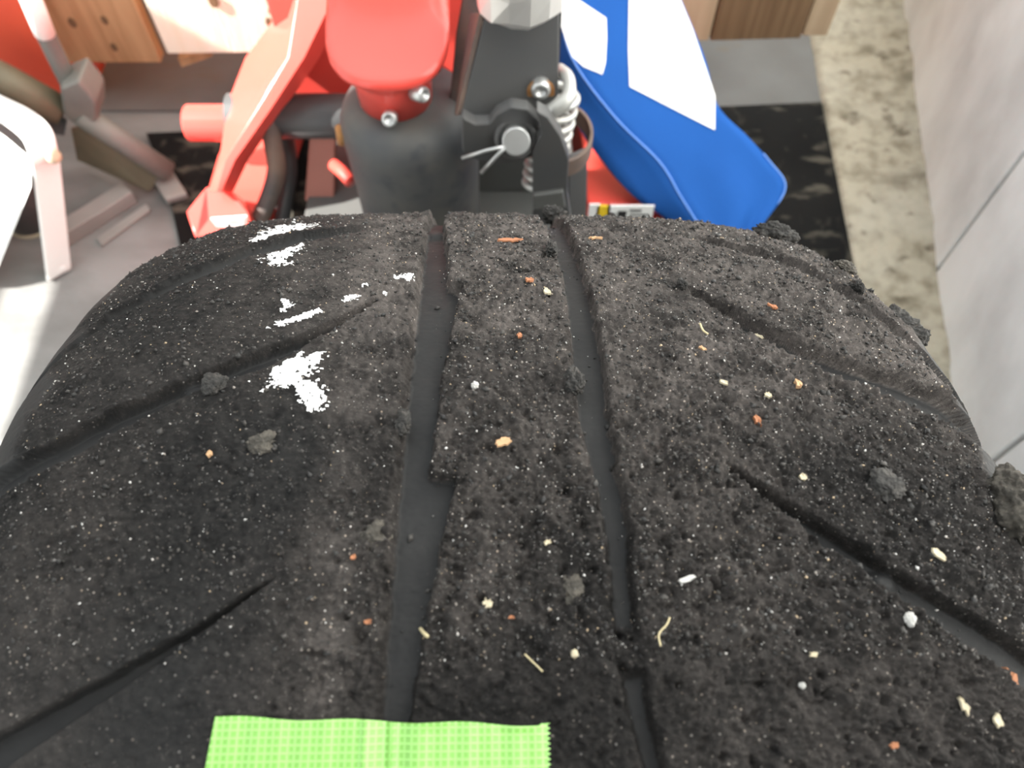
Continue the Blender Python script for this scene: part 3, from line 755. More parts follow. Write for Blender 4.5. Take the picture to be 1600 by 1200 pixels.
def chip(px, py, lpx, wpx, ang, m, label, cat='wood chip', name='wood_chip', group='wood chips on the tyre', seed=0, ragged=0.38, thick=0.0008):
    p, n_, c_, t_, _ = on_tread(px, py); k = px_size(p); fs = max(0.4, abs((p - CAM).normalized().dot(n_)))
    g = random.Random(seed + 100); n = 16; ring = []
    for i in range(n):
        t = 2 * math.pi * (i + g.uniform(-0.3, 0.3)) / n
        q = (abs(math.cos(t)) ** 3 + abs(math.sin(t)) ** 3) ** (-1 / 3) * (1 + g.uniform(-ragged, ragged))
        u, v = q * math.cos(t) * lpx * 0.43, q * math.sin(t) * wpx * 0.40
        ca, sa = math.cos(ang), math.sin(ang)
        ring.append((c_ * (u * ca - v * sa) * k + t_ * ((u * sa + v * ca) * k / fs)) + n_ * g.uniform(0.0, 0.0006))
    bm = bmesh.new()
    lo = [bm.verts.new(q) for q in ring]; hi = [bm.verts.new(q * 0.93 + n_ * (thick + g.uniform(-0.1, 0.3) * thick)) for q in ring]
    tc = bm.verts.new(n_ * thick * 1.3); bm.faces.new(lo[::-1])
    for i in range(n):
        j = (i + 1) % n
        bm.faces.new((lo[i], lo[j], hi[j], hi[i])); bm.faces.new((hi[i], hi[j], tc))
    o = obj(name, bm, m); o.location = p + n_ * 0.0003
    return tag(o, label, cat, group)
chip(802, 378, 44, 8, 0.0, 'bark', 'long orange bark strip near the horizon between the long grooves', seed=1)
chip(785, 694, 28, 15, 0.25, 'chip', 'orange tan chip in the middle of the tread between the long grooves', seed=2, ragged=0.35)
chip(828, 441, 15, 7, 0.0, 'bark', 'small orange chip below the long bark strip', seed=3)
chip(930, 374, 22, 4, 0.05, 'chip', 'thin tan splinter right of the right long groove near the horizon', seed=4)
chip(855, 458, 14, 10, -0.5, 'cream', 'cream flake beside the right long groove below the long bark strip', seed=5)
chip(812, 528, 8, 9, 0.2, 'bark', 'tiny reddish chip in the upper middle of the tread', seed=6)
chip(1395, 617, 20, 17, 0.35, 'chip', 'squarish tan chip near the right shoulder, largest there', seed=7, ragged=0.15, thick=0.0022)
chip(1246, 603, 11, 13, 0.1, 'chip', 'small upright tan chip left of the flat dusty lump', seed=8, thick=0.0016)
chip(1198, 620, 12, 8, -0.3, 'cream', 'small tan chip below left of the flat dusty lump', seed=9)
chip(1183, 659, 11, 19, 0.1, 'bark', 'upright orange chip above the tip of the lower right groove', seed=10, thick=0.0014)
chip(1098, 548, 14, 6, -0.5, 'chip', 'slim orange tan chip right of the right long groove', seed=11)
chip(1257, 467, 19, 9, -0.1, 'pale_chip', 'white flake above the upper right slanted groove', seed=12, ragged=0.4)
chip(1296, 453, 22, 7, 0.15, 'chip', 'flat tan splinter near the upper right shoulder', seed=13)
chip(1207, 482, 16, 6, -0.3, 'bark', 'orange splinter above the upper right slanted groove', seed=14)
chip(1462, 868, 25, 11, -0.5, 'cream', 'cream white sliver above the lower right slanted groove', seed=15, ragged=0.15)
chip(1070, 905, 32, 10, 0.3, 'pale_chip', 'lone white flake right of the right long groove', seed=16, ragged=0.2)
chip(1572, 1061, 30, 22, -0.3, 'bark', 'orange brown chip at the lower right corner', seed=17, ragged=0.35, thick=0.0018)
chip(1270, 1023, 14, 10, 0.0, 'cream', 'small cream chip in the lower right of the tread', seed=18)
chip(855, 849, 13, 9, 0.4, 'cream', 'small cream chip between the long grooves in the lower half', seed=19)
chip(577, 973, 12, 9, 0.1, 'bark', 'small orange chip on the left rim of the left long groove', seed=20)
chip(327, 710, 10, 9, 0.3, 'chip', 'tiny orange chip alone on the left half of the tread', seed=21)
chip(553, 871, 9, 8, 0.3, 'bark', 'tiny red brown chip below the dusty brown lump', seed=22)
chip(1185, 529, 0.1 + 13, 6, -0.4, 'cream', 'tiny cream flake below the upper right slanted groove', seed=23)
chip(1131, 598, 14, 8, -0.3, 'cream', 'pale cream flake in the middle of the right tread band', seed=24)
chip(763, 943, 16, 20, 0.4, 'cream', 'curled pale flake between the long grooves above the tape', seed=25, ragged=0.5)
chip(800, 966, 12, 6, 0.0, 'bark', 'tiny orange chip next to the curled pale flake', seed=26)
chip(1253, 748, 13, 11, 0.2, 'cream', 'yellowish chip just above the lower right slanted groove', seed=27)
chip(1500, 1103, 12, 26, 0.5, 'cream', 'pale stacked flakes near the lower right corner', seed=28, ragged=0.5)
chip(1395, 1165, 14, 10, 0.2, 'bark', 'small pink brown chip at the bottom right of the tread', seed=29)
chip(1555, 1125, 14, 18, 0.2, 'cream', 'cream flake at the far lower right of the tread', seed=30, ragged=0.4)
def straw(pts, rpx, label, seed=0):
    qs = []
    for (a, b) in pts:
        p, n_, *_ = on_tread(a, b); qs.append(p + n_ * 0.0020)
    k = px_size(qs[0]) * rpx
    c = sum(qs, Vector()) / len(qs)
    o = obj('straw', bm_tube(smooth_path([q - c for q in qs], 5), k, 7), 'straw', smooth=True); o.location = c
    tag(o, label, 'straw', 'straws on the tyre')
straw([(820, 1024), (832, 1036), (846, 1050)], 1.3, 'longest thin dry straw between the long grooves above the tape')
straw([(658, 983), (664, 990), (670, 997)], 3.0, 'short thick straw at the right rim of the left long groove')
straw([(1030, 1010), (1026, 992), (1040, 978), (1046, 966)], 1.5, 'bent pale fibre on the right rim of the right long groove')
straw([(1092, 512), (1098, 522), (1104, 528)], 1.6, 'short pale fibre right of the right long groove near the top')

# ------------------------------------------------------------------ pallet jack behind the tyre
PJ = thing('pallet_jack', 'red and black hand pallet jack with hydraulic pump behind the tyre', 'pallet jack', (-0.115, 0.66, 0.0))
pf = at_y(629, 250, 0.565)
pc = Vector((pf.x, 0.638, 0))
hz = at_y(610, 193, pc.y - 0.037).z
z_sh = hz - 0.013
prof = [(0.062, 0.17), (0.0665, 0.175), (0.069, z_sh - 0.05), (0.0705, z_sh - 0.022), (0.069, z_sh - 0.008), (0.064, z_sh + 0.004), (0.055, z_sh + 0.011), (0.044, z_sh + 0.014), (0.0, z_sh + 0.015)]
res = part('pump_reservoir', bm_lathe(prof[:-1], (pc.x, pc.y, 0), seg=56), 'cast', PJ, smooth=True); res['label'] = 'dark grey oily pump reservoir'
# plug bolt on the reservoir's left flank
pb = at_y(523, 200, 0.63)
part('plug_bolt', bm_lathe([(0.009, -0.012), (0.011, -0.010), (0.011, 0.002), (0.009, 0.005)], (pc.x - 0.068, 0.620, pb.z), (-1, -0.25, 0.1), seg=10), 'rust', PJ)['label'] = 'rusty plug bolt'
# hood
def sup(cx, cy, z, wx, yf, yb, n=48, e=2.6, tilt=0.0):
    out = []
    for k in range(n):
        t = 2 * math.pi * k / n; c_, s_ = math.cos(t), math.sin(t)
        x = math.copysign(abs(c_) ** (2 / e), c_) * wx; y = math.copysign(abs(s_) ** (2 / e), s_); y = y * (yb if y > 0 else yf)
        out.append(Vector((cx + x, cy + y, z + tilt * y)))
    return out
hx, hy = at_y(614, 190, pc.y - 0.037).x, pc.y
nk = at_y(610, 160, pc.y - 0.05).z - hz - 0.018       # how far the neck lifts the casting
rings = [sup(hx, hy, hz, 0.036, 0.036, 0.036, e=2), sup(hx, hy, hz + nk + 0.012, 0.0375, 0.0375, 0.0375, e=2),
         sup(hx, hy, hz + nk + 0.018, 0.040, 0.0395, 0.042, e=2)]
for dy_, dz_, wx_, yf_, yb_, e_, t_ in ((0, 0.024, 0.046, 0.044, 0.055, 2.2, 0), (0, 0.034, 0.0525, 0.048, 0.08, 2.4, 0.1), (0, 0.044, 0.0555, 0.048, 0.10, 2.5, 0.2), (0.003, 0.052, 0.0565, 0.047, 0.11, 2.6, 0.3),
         (0.008, 0.059, 0.0560, 0.047, 0.11, 2.7, 0.4), (0.016, 0.064, 0.0535, 0.046, 0.11, 2.7, 0.5), (0.045, 0.086, 0.0525, 0.040, 0.10, 2.8, 0.6), (0.085, 0.14, 0.0515, 0.033, 0.08, 2.8, 0.6), (0.12, 0.24, 0.05, 0.03, 0.06, 2.8, 0.4)):
    rings.append(sup(hx + 0.02 * dz_, hy + dy_, hz + nk + dz_, wx_, yf_, yb_, e=e_, tilt=t_))
hood = part('pump_hood', bm_loft(rings), 'red', PJ, smooth=True); hood['label'] = 'glossy red rounded pump casting'
def bolt(px, py, y, r, axis, m='zinc', L=0.014, name='socket_screw', lab='zinc plated socket screw', hexa=False, parent=None):
    c = at_y(px, py, y); a = Vector(axis).normalized()
    o = part(name, bm_lathe([(r * 0.92, -L), (r, -L * 0.5), (r, -0.001), (r * 0.86, 0.0012), (r * 0.5, 0.0012), (r * 0.46, -0.002)], c, a, seg=6 if hexa else 16), m, PJ, smooth=not hexa, parent=parent)
    o['label'] = lab; return o
bolt(608, 187, hy - 0.047, 0.0075, (0, -0.9, 0.45), parent=hood)
bolt(663, 148, hy - 0.044, 0.0075, (0.75, -0.6, 0.35), parent=hood)
bolt(613, -3, hy - 0.0 + 0.02, 0.006, (0, -0.5, 0.85), m='black', lab='dark recessed screw', L=0.004, parent=hood)
# base plate and axle block under the pump, steer wheels
bp = bm_prism([Vector((-0.255, 0.60, 0.150)), Vector((-0.235, 0.545, 0.150)), Vector((-0.10, 0.525, 0.150)), Vector((0.055, 0.545, 0.150)), Vector((0.085, 0.62, 0.150)), Vector((0.075, 0.86, 0.150)), Vector((-0.25, 0.86, 0.150))], (0, 0, 0.022))
part('base_plate', bp, 'steel_plate', PJ, bevel=0.003)['label'] = 'grey steel base plate'
for sx_ in (-0.175, -0.045):
    part('steer_wheel', bm_lathe([(0.02, -0.025), (0.066, -0.025), (0.074, -0.018), (0.074, 0.018), (0.066, 0.025), (0.02, 0.025)], (sx_, 0.66, 0.0835), (1, 0, 0), seg=40), 'black_deep', PJ, smooth=False)
part('axle_block', bm_box(-0.145, -0.075, 0.62, 0.70, 0.06, 0.15), 'black', PJ, bevel=0.003)
# red rear frame plate behind the pump
rp = at_y(515, 92, 0.80)
part('frame_plate', bm_prism([Vector((-0.27, 0.80, 0.172)), Vector((-0.27, 0.80, 0.40)), Vector((-0.20, 0.80, 0.62)), Vector((-0.01, 0.80, 0.62)), Vector((0.015, 0.80, 0.40)), Vector((0.03, 0.80, 0.172))], (0, 0.012, 0)), 'red', PJ, bevel=0.002)
# the left diagonal arm: a folded channel from the frame to the fork heel
YA = 0.79; YB = 0.655
def arm_pt(px, py, t, off=0.0): return at_y(px, py, YB + (YA - YB) * t + off)
lft = [arm_pt(468, -40, 1.1, 0.045), arm_pt(450, 0, 0.95, 0.045), arm_pt(383, 90, 0.62, 0.045), arm_pt(353, 167, 0.34, 0.035), arm_pt(343, 250, 0.08, 0.014), arm_pt(326, 300, 0.0, 0.008)]
edg = [arm_pt(480, -40, 1.1), arm_pt(464, 0, 0.95), arm_pt(450, 90, 0.62), arm_pt(402, 170, 0.34), arm_pt(352, 250, 0.08), arm_pt(338, 300, 0.0)]
rdg = [arm_pt(538, -40, 1.1, 0.0), arm_pt(520, 0, 0.95, 0.0), arm_pt(476, 90, 0.62, 0.0), arm_pt(424, 170, 0.34, 0.0), arm_pt(368, 250, 0.08, 0.0), arm_pt(346, 300, 0.0, 0.0)]
rgt = [arm_pt(556, -40, 1.1, 0.03), arm_pt(542, 0, 0.95, 0.03), arm_pt(500, 90, 0.62, 0.03), arm_pt(444, 170, 0.34, 0.03), arm_pt(388, 250, 0.08, 0.025), arm_pt(364, 300, 0.0, 0.018)]
bck = [Vector((p.x - 0.01, p.y + 0.06, p.z - 0.05)) for p in edg]
part('frame_arm', bm_loft([[lft[k], edg[k], rdg[k], rgt[k], bck[k]] for k in range(6)]), 'red', PJ, bevel=0.0008)['label'] = 'folded red steel arm catching the sun'
# fork heel (faceted) and the forks
FZ = at_y(335, 335, 0.63).z
fl0, fl1 = at_y(293, 345, 0.64), at_y(384, 338, 0.655)
heel_top = at_y(348, 290, 0.665)
b = bmesh.new()
pts = [at_y(290, 330, 0.645), at_y(304, 372, 0.625), at_y(400, 372, 0.64), at_y(388, 333, 0.65), at_y(352, 288, 0.68), at_y(322, 292, 0.70)]
part('fork_heel', bm_prism(pts, (0.0, 0.03, -0.06)), 'red', PJ, bevel=0.003)
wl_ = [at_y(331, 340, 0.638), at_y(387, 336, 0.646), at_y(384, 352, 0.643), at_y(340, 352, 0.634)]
o = part('white_patch', bm_prism([p + Vector((0, -0.004, 0.002)) for p in wl_], (0, 0.002, 0)), 'white', PJ); o['label'] = 'white strip on the red fork heel'  # white strip across the front of the heel
ft = min(0.165, at_y(345, 200, 0.80).z)
lf0 = at_y(300, 320, 0.66)
x_l0, x_l1 = lf0.x - 0.01, lf0.x + 0.065
def fork_sec(x0, x1, y, z0, z1): return [Vector((x0 - 0.006, y, z0)), Vector((x0, y, z1)), Vector((x1, y, z1)), Vector((x1 + 0.006, y, z0))]
part('fork', bm_loft([fork_sec(x_l0, x_l1, 0.66, 0.085, 0.15), fork_sec(x_l0 - 0.004, x_l1 - 0.004, 0.80, 0.07, 0.135), fork_sec(x_l0 - 0.008, x_l1 - 0.008, 1.0, 0.02, 0.083), fork_sec(x_l0 - 0.012, x_l1 - 0.012, 1.72, 0.02, 0.083)]), 'red', PJ, bevel=0.004)
stub = at_y(320, 190, 0.80)
part('pivot_tube', bm_lathe([(0.012, -0.028), (0.021, -0.028), (0.0225, -0.026), (0.0225, 0.05), (0.02, 0.052)], Vector((at_y(296, 192, 0.79).x + 0.026, 0.79, at_y(300, 192, 0.79).z)), (1, 0, 0), seg=28), 'red', PJ, smooth=False)['label'] = 'short red pivot tube'
# the right fork with its labels
rf0, rf1 = at_y(918, 318, 0.68), at_y(1040, 320, 0.68)
part('fork', bm_loft([fork_sec(rf0.x, rf1.x, 0.68, rf0.z - 0.06, rf0.z), fork_sec(rf0.x, rf1.x, 0.76, rf0.z - 0.07, rf0.z - 0.006), fork_sec(rf0.x, rf1.x, 1.0, 0.02, 0.083), fork_sec(rf0.x, rf1.x, 1.72, 0.02, 0.083)]), 'red', PJ, bevel=0.003)
part('fork_ledge', bm_box(rf0.x, rf1.x, 0.66, 0.69, rf0.z - 0.035, rf0.z - 0.018), 'red', PJ, bevel=0.002)
def front_label(name, x0, x1, y0, y1, m, lab=None, off=0.0, parent=None):
    a = at_y(x0, y0, 0.6585 - off); b_ = at_y(x1, y1, 0.6585 - off)
    o = part(name, bm_box(a.x, b_.x, 0.6585 - off, 0.6605, b_.z, a.z), m, PJ, parent=parent)
    if lab: o['label'] = lab
    return o
front_label('white_patch', 921, 933, 320, 352, 'white', 'narrow white label')
front_label('yellow_label', 933, 950, 322, 348, 'yellow', 'yellow warning label')
wlab = front_label('white_patch', 950, 1016, 322, 352, 'white', 'wide white label with small print')
for q in ((952, 334, 962, 338), (966, 330, 978, 340), (984, 328, 1002, 331), (984, 335, 1014, 337), (984, 341, 1008, 343)):
    front_label('print_mark', q[0], q[2], q[1], q[3], 'ink', off=0.0006, parent=wlab)
# dark axle, hose, faded plate, lever between arm and pump
ax = at_y(440, 182, 0.74)
part('axle_tube', bm_tube([Vector((ax.x - 0.06, 0.74, ax.z)), Vector((pc.x, 0.74, ax.z))], 0.026, 20), 'black', PJ, smooth=True)
hp = [at_y(420, 150, 0.75), at_y(425, 215, 0.71), at_y(432, 262, 0.69), at_y(424, 300, 0.68), at_y(405, 345, 0.665)]
part('hose', bm_tube(smooth_path(hp), 0.011, 12), 'rusty', PJ, smooth=True)
hp = [at_y(445, 200, 0.77), at_y(452, 260, 0.73), at_y(446, 310, 0.71), at_y(440, 350, 0.70)]
part('hose', bm_tube(smooth_path(hp), 0.010, 12), 'black', PJ, smooth=True)
fpts = [at_y(484, 212, 0.72), at_y(524, 212, 0.72), at_y(522, 315, 0.69), at_y(476, 315, 0.69)]
part('link_plate', bm_prism(fpts, (0, 0.02, 0)), 'red_brown', PJ, bevel=0.002)['label'] = 'faded red link plate'
lv = [at_y(522, 258, 0.68), at_y(534, 268, 0.665), at_y(548, 284, 0.65)]
part('release_lever', bm_tube(smooth_path(lv), 0.0075, 12), 'red', PJ, smooth=True)
part('support_plate', bm_box(-0.055, 0.062, 0.70, 0.712, 0.172, 0.33), 'steel_plate', PJ, bevel=0.002)
# black dark box behind (mechanism under the frame)
part('mechanism_housing', bm_box(-0.26, 0.08, 0.87, 0.98, 0.10, 0.16), 'black_deep', PJ, bevel=0.003)

# handle bracket on the right of the pump
def bk(px, py, off=0.0): return at_y(px, py, 0.575 + (190 - py) * 0.00022 + off)
plate = [bk(757, 30), bk(874, 15), bk(872, 150), bk(858, 166), bk(838, 176), bk(812, 172), bk(783, 184), bk(768, 190), bk(738, 187), bk(720, 178)]
bplate = part('bracket_plate', bm_prism(plate, (0, 0.006, 0.001)), 'black', PJ, bevel=0.0012); bplate['label'] = 'black handle bracket plate'
fl = [bk(757, 20), bk(720, 180), bk(716, 180, 0.03), bk(742, 20, 0.035)]
part('bracket_flange', bm_prism(fl, (-0.004, 0.0, 0.0)), 'rusty', PJ, bevel=0.001)['label'] = 'rusty edge of the bracket'
rb = [bk(745, -20, 0.06), bk(757, 60, 0.05), bk(722, 190, 0.045), bk(712, 250, 0.04), bk(700, 190, 0.05), bk(712, 60, 0.055), bk(726, -20, 0.06)]
part('bracket_cheek', bm_prism(rb, (0, 0.01, 0)), 'rusty', PJ, bevel=0.001)
part('bracket_web', bm_prism([bk(745, -20, 0.075), bk(880, -20, 0.075), bk(872, 150, 0.06), bk(722, 190, 0.06)], (0, 0.006, 0)), 'black_deep', PJ)
# bolt with rust on the plate, little dimple
c = bk(845, 143)
part('rust_washer', bm_lathe([(0.0125, -0.001), (0.0125, 0.0004), (0.012, 0.0006)], c + Vector((0, -0.0005, 0)), (0, -1, 0.1), seg=24), 'rust', PJ, parent=bplate)['label'] = 'ring of rust round the bolt'
bolt(845, 143, c.y - 0.006, 0.0088, (0, -1, 0.1), lab='worn grey bolt head', parent=bplate)
# clevis lug, boss, pin and cotter
YL = 0.562
lug = [at_y(*q, YL) for q in ((722, 184), (742, 195), (764, 194), (775, 180), (798, 168), (824, 172), (842, 190), (846, 222), (832, 246), (800, 254), (768, 258), (735, 248), (722, 236))]
part('clevis_lug', bm_prism(lug, (0, 0.012, 0.002)), 'black', PJ, bevel=0.002)
cp = at_y(805, 214, YL)
k = 1.0 * (cp.y * ST + (CAM.z - cp.z) * CT) / F_PX
part('clevis_boss', bm_lathe([(33 * k, 0.0), (33 * k, 0.006), (30 * k, 0.008), (25 * k, 0.008), (24 * k, 0.004)], cp, (0.05, -0.85, 0.5), seg=40), 'black', PJ, smooth=False, bevel=0.0008)
pin = part('clevis_pin', bm_lathe([(22 * k, 0.0), (22 * k, 0.018), (20.5 * k, 0.0195), (0.0005, 0.0195)], cp, (0.05, -0.85, 0.5), seg=32), 'zinc', PJ, bevel=0.0006); pin['label'] = 'grey clevis pin end'
ce = cp + Vector((0.05, -0.85, 0.5)).normalized() * 0.016
c1 = at_y(791, 228, ce.y - 0.004)
part('cotter_leg', bm_tube([c1, at_y(757, 236, ce.y - 0.004), at_y(722, 247, ce.y - 0.002)], 0.0016, 8), 'zinc', PJ, smooth=True, parent=pin)
part('cotter_leg', bm_tube([c1, at_y(772, 248, ce.y - 0.006), at_y(752, 270, ce.y - 0.006)], 0.0019, 8), 'zinc', PJ, smooth=True, parent=pin)
# strap in front of the spring
YS = 0.548
st_ = [at_y(*q, YS) for q in ((838, 174), (856, 184), (876, 214), (889, 250), (886, 300), (893, 352), (832, 352), (832, 236), (846, 210))]
part('lift_strap', bm_prism(st_, (0, 0.012, 0.003)), 'black', PJ, bevel=0.0015)
sf = [at_y(*q, YS - 0.006) for q in ((833, 306), (880, 300), (884, 326), (832, 330))]
part('strap_foot', bm_prism(sf, (0, 0.006, 0)), 'steel_plate', PJ, bevel=0.0015)
# post right of the strap
part('guard_post', bm_prism([at_y(888, 262, 0.60), at_y(918, 250, 0.61), at_y(916, 352, 0.60), at_y(888, 352, 0.59)], (0, 0.02, 0)), 'black', PJ, bevel=0.002)
# spring
s0, s1 = at_y(872, 140, 0.600), at_y(846, 288, 0.572)
turns, rr = 9.0, 0.0178
pts = []
d_ = (s1 - s0); dn, du, dv = frame_of(d_)
for i in range(int(turns * 20) + 1):
    t = i / (turns * 20); a = t * turns * 2 * math.pi
    r_ = rr * (1.08 - 0.12 * t)
    pts.append(s0 + d_ * (t ** 0.9) + (du * math.cos(a) + dv * math.sin(a)) * r_)
spr = part('coil_spring', bm_tube(pts, 0.0034, 8), 'spring', PJ, smooth=True); spr['label'] = 'pale zinc coil spring'
# top hook of the spring: thick bent end
hk = [at_y(842, 182, 0.575), at_y(868, 170, 0.570), at_y(888, 150, 0.575), at_y(888, 122, 0.59), at_y(874, 108, 0.605)]
part('spring_hook', bm_tube(smooth_path(hk), 0.0075, 12, taper=[0.75 + 0.25 * math.sin(math.pi * min(1, i / 20)) for i in range(33)]), 'spring', PJ, smooth=True, parent=spr)
# half ring guard around the spring
gc = at_y(872, 214, 0.60); rings = []
for i in range(33):
    a = math.radians(-78 + 160 * i / 32); e = Vector((math.cos(a), math.sin(a), 0)); R1, R2 = 0.034, 0.0305
    sc = Vector((1.0, 1.22, 1))
    def gp(r_, z): return gc + Vector((e.x * r_, e.y * r_ * 1.25, z))
    rings.append([gp(R1, -0.012), gp(R1, 0.008), gp(R2, 0.008), gp(R2, -0.012)])
part('spring_guard', bm_loft(rings), 'rusty', PJ, bevel=0.0008)['label'] = 'black half ring around the spring'
# silver wrapped handle foot on top of the bracket
hb = at_y(812, 24, 0.585)
def crumple(r, z, sd):
    g = random.Random(sd); return [Vector((hb.x + math.cos(t) * r * (1 + g.uniform(-0.05, 0.05)), hb.y + 0.012 + math.sin(t) * r * 0.75 * (1 + g.uniform(-0.05, 0.05)), z + g.uniform(-0.003, 0.003))) for t in [2 * math.pi * k_ / 14 for k_ in range(14)]]
part('handle_sleeve', bm_loft([crumple(0.030, hb.z - 0.004, 1), crumple(0.0365, hb.z + 0.002, 2), crumple(0.0375, hb.z + 0.022, 3), crumple(0.036, hb.z + 0.05, 4), crumple(0.035, hb.z + 0.085, 5)]), 'silver', PJ)['label'] = 'crumpled silver sleeve of the handle'

# ------------------------------------------------------------------ blue cloth bag with white letters
bp0 = at_y(1085, 352, 0.635)
up = Vector((0.02, 0.80, 0.60)).normalized(); hor = Vector((1, 0.10, -0.06)).normalized()
bn = hor.cross(up).normalized()
if bn.z < 0: bn = -bn
def onb(px, py, off=0.0): return at_plane(px, py, bp0 + bn * off, bn)
rowsb = [((800, -150), (812, -150), (1000, -150)), ((830, -60), (845, -60), (1036, -60)), ((862, 0), (872, 0), (1064, 0)), ((872, 90), (893, 90), (1102, 95)), ((897, 183), (960, 183), (1121, 165)),
         ((940, 250), (1030, 253), (1167, 213)), ((985, 300), (1063, 307), (1203, 253)), ((1050, 341), (1090, 350), (1227, 293)), ((1085, 372), (1108, 385), (1195, 345)), ((1105, 395), (1120, 405), (1160, 388))]
Lc = smooth_path([onb(*r[0], -0.030) for r in rowsb], 6); Fc = smooth_path([onb(*r[1], 0.0) for r in rowsb], 6); Rc = smooth_path([onb(*r[2], 0.0) for r in rowsb], 6)
BAG = thing('blue_banner_bag', 'blue fabric bag with big white letters leaning behind the tyre', 'bag', (Fc[30].x, Fc[30].y, 0.0))
from mathutils import noise as mnoise
def bag_rows():
    out = []
    for k, (l, f, r) in enumerate(zip(Lc, Fc, Rc)):
        row = []
        mid = (l + f) / 2 - (bn * 0.004) + Vector((-0.006, -0.004, -0.004))
        row += [l + (f - l) * 0.0, l * 0.72 + mid * 0.28 + Vector((-0.002, -0.004, 0)), mid, f * 0.65 + mid * 0.35 + bn * 0.001]
        wv = max(0.0, (k - 30) / 24.0)
        for q in range(0, 11):
            t = q / 10; p = f.lerp(r, t)
            p = p + bn * (wv * (0.010 * math.sin(t * 8.5 + k * 0.10) * math.sin(math.pi * t) + 0.003 * mnoise.noise(p * 25)))
            row.append(p)
        row.append(r + Vector((0.002, 0.004, -0.006)))
        row.append(r + Vector((-0.010, 0.014, -0.020)))
        out.append(row)
    return out
br = bag_rows()
bm = bmesh.new(); vv = [[bm.verts.new(p) for p in r] for r in br]
for j in range(len(vv) - 1):
    for i in range(len(vv[0]) - 1): bm.faces.new((vv[j][i], vv[j][i + 1], vv[j + 1][i + 1], vv[j + 1][i]))
shell = part('fabric', bm, 'blue', BAG, smooth=True)
so = shell.modifiers.new('solidify', 'SOLIDIFY'); so.thickness = 0.0012; so.offset = 0
# underside of the bag
bm = bmesh.new(); vv = []
for j, r in enumerate(br):
    a, b_ = r[0], r[-1]; vv.append([bm.verts.new(a.lerp(b_, t) + (-bn) * 0.02 * math.sin(math.pi * t)) for t in [q / 8 for q in range(9)]])
for j in range(len(vv) - 1):
    for i in range(8): bm.faces.new((vv[j][i], vv[j][i + 1], vv[j + 1][i + 1], vv[j + 1][i]))
part('fabric_underside', bm, 'blue', BAG, smooth=True)
part('seam', bm_tube([p + bn * 0.0006 for p in Fc], 0.0013, 6), 'blue_seam', BAG, smooth=True, parent=shell)['label'] = 'pale stitched seam'
part('seam', bm_tube([p + bn * 0.0004 for p in Rc[34:46]], 0.0011, 6), 'blue_seam', BAG, smooth=True, parent=shell)
def letter(pts):
    o = part('letter', bm_prism([onb(*p, 0.0018) for p in pts], -bn * 0.0009), 'white', BAG, parent=shell); o['label'] = 'white printed letter'
letter([(862, -45), (880, -20), (905, 0), (947, 28), (948, 60), (946, 98), (941, 116), (912, 104), (894, 88), (884, 62), (874, 30)])
letter([(983, -90), (983, 0), (982, 80), (984, 135), (1050, 169), (1117, 203), (1117.5, 150), (1100, 98), (1082, 45), (1064, 2), (1040, -60), (1030, -90)])

# ------------------------------------------------------------------ wooden crate carried on the forks
YC = 1.02
CR = thing('wooden_crate', 'wooden crate of upright planks standing on the forks at the back', 'crate', (-0.1, YC, 0.15))
def plank(x0, x1, row, m, y=YC, lab=None, top=0.52, tilt=0.0, th=0.022, skew=0.0):
    a = at_y(x0, row, y); b_ = at_y(x1, row + skew, y)
    pts = [Vector((a.x, y, a.z)), Vector((b_.x, y + tilt, b_.z)), Vector((b_.x, y + tilt, top)), Vector((a.x, y, top))]
    o = part('plank', bm_prism(pts, (0, th, 0)), m, CR, bevel=0.0015)
    if lab: o['label'] = lab
    return o
PT = plank(58, 252, 98, 'wood_tan', lab='tan plank with dark knots')
PP = plank(262, 470, 84, 'wood_sunlit', lab='pale plank coloured as sunlit', tilt=0.004)
plank(474, 640, 84, 'wood_light'); plank(644, 850, 80, 'wood_tan'); plank(856, 1010, 74, 'wood_light')
plank(1013, 1107, 64, 'wood_light', lab='light grey brown plank')
plank(1110, 1250, 64, 'wood_dark', lab='dark brown plank', skew=-4)
plank(1253, 1292, 56, 'wood_light', y=YC + 0.01)
# knots in the tan plank
for (kx, ky, kr) in ((113, 36, 0.007), (163, 32, 0.006), (178, 74, 0.006), (423, 18, 0.005), (420, 35, 0.006), (333, 2, 0.009)):
    c = at_y(kx, ky, YC - 0.0006)
    part('knot', bm_prism([c + Vector((math.cos(t) * kr * 0.8, 0, math.sin(t) * kr * 1.2)) for t in [2 * math.pi * q / 14 for q in range(14)]], (0, 0.0012, 0)), 'wood_dark', CR, parent=PT if kx < 255 else PP)
# small batten end under the pale plank
c0_, c1_ = at_y(282, 96, YC + 0.03), at_y(330, 86, YC + 0.03)
part('batten', bm_prism([at_y(278, 92, YC + 0.025), at_y(284, 105, YC + 0.02), at_y(332, 88, YC + 0.03), at_y(330, 80, YC + 0.03)], (0, 0.03, 0.004)), 'wood_tan', CR)
xl_, xr_ = at_y(58, 98, YC).x, at_y(1290, 56, YC).x
part('crate_floor', bm_box(xl_ + 0.34, xr_ - 0.26, YC + 0.045, YC + 0.6, 0.0835, 0.104), 'wood_tan', CR)
part('side_panel', bm_box(xl_ + 0.34, xl_ + 0.36, YC + 0.024, YC + 0.6, 0.104, 0.5), 'wood_tan', CR)
part('side_panel', bm_box(xr_ - 0.05, xr_ - 0.03, YC + 0.034, YC + 0.6, 0.22, 0.5), 'wood_dark', CR)
part('back_panel', bm_box(xl_ + 0.34, xr_ - 0.03, YC + 0.6, YC + 0.62, 0.0835, 0.5), 'wood_tan', CR)

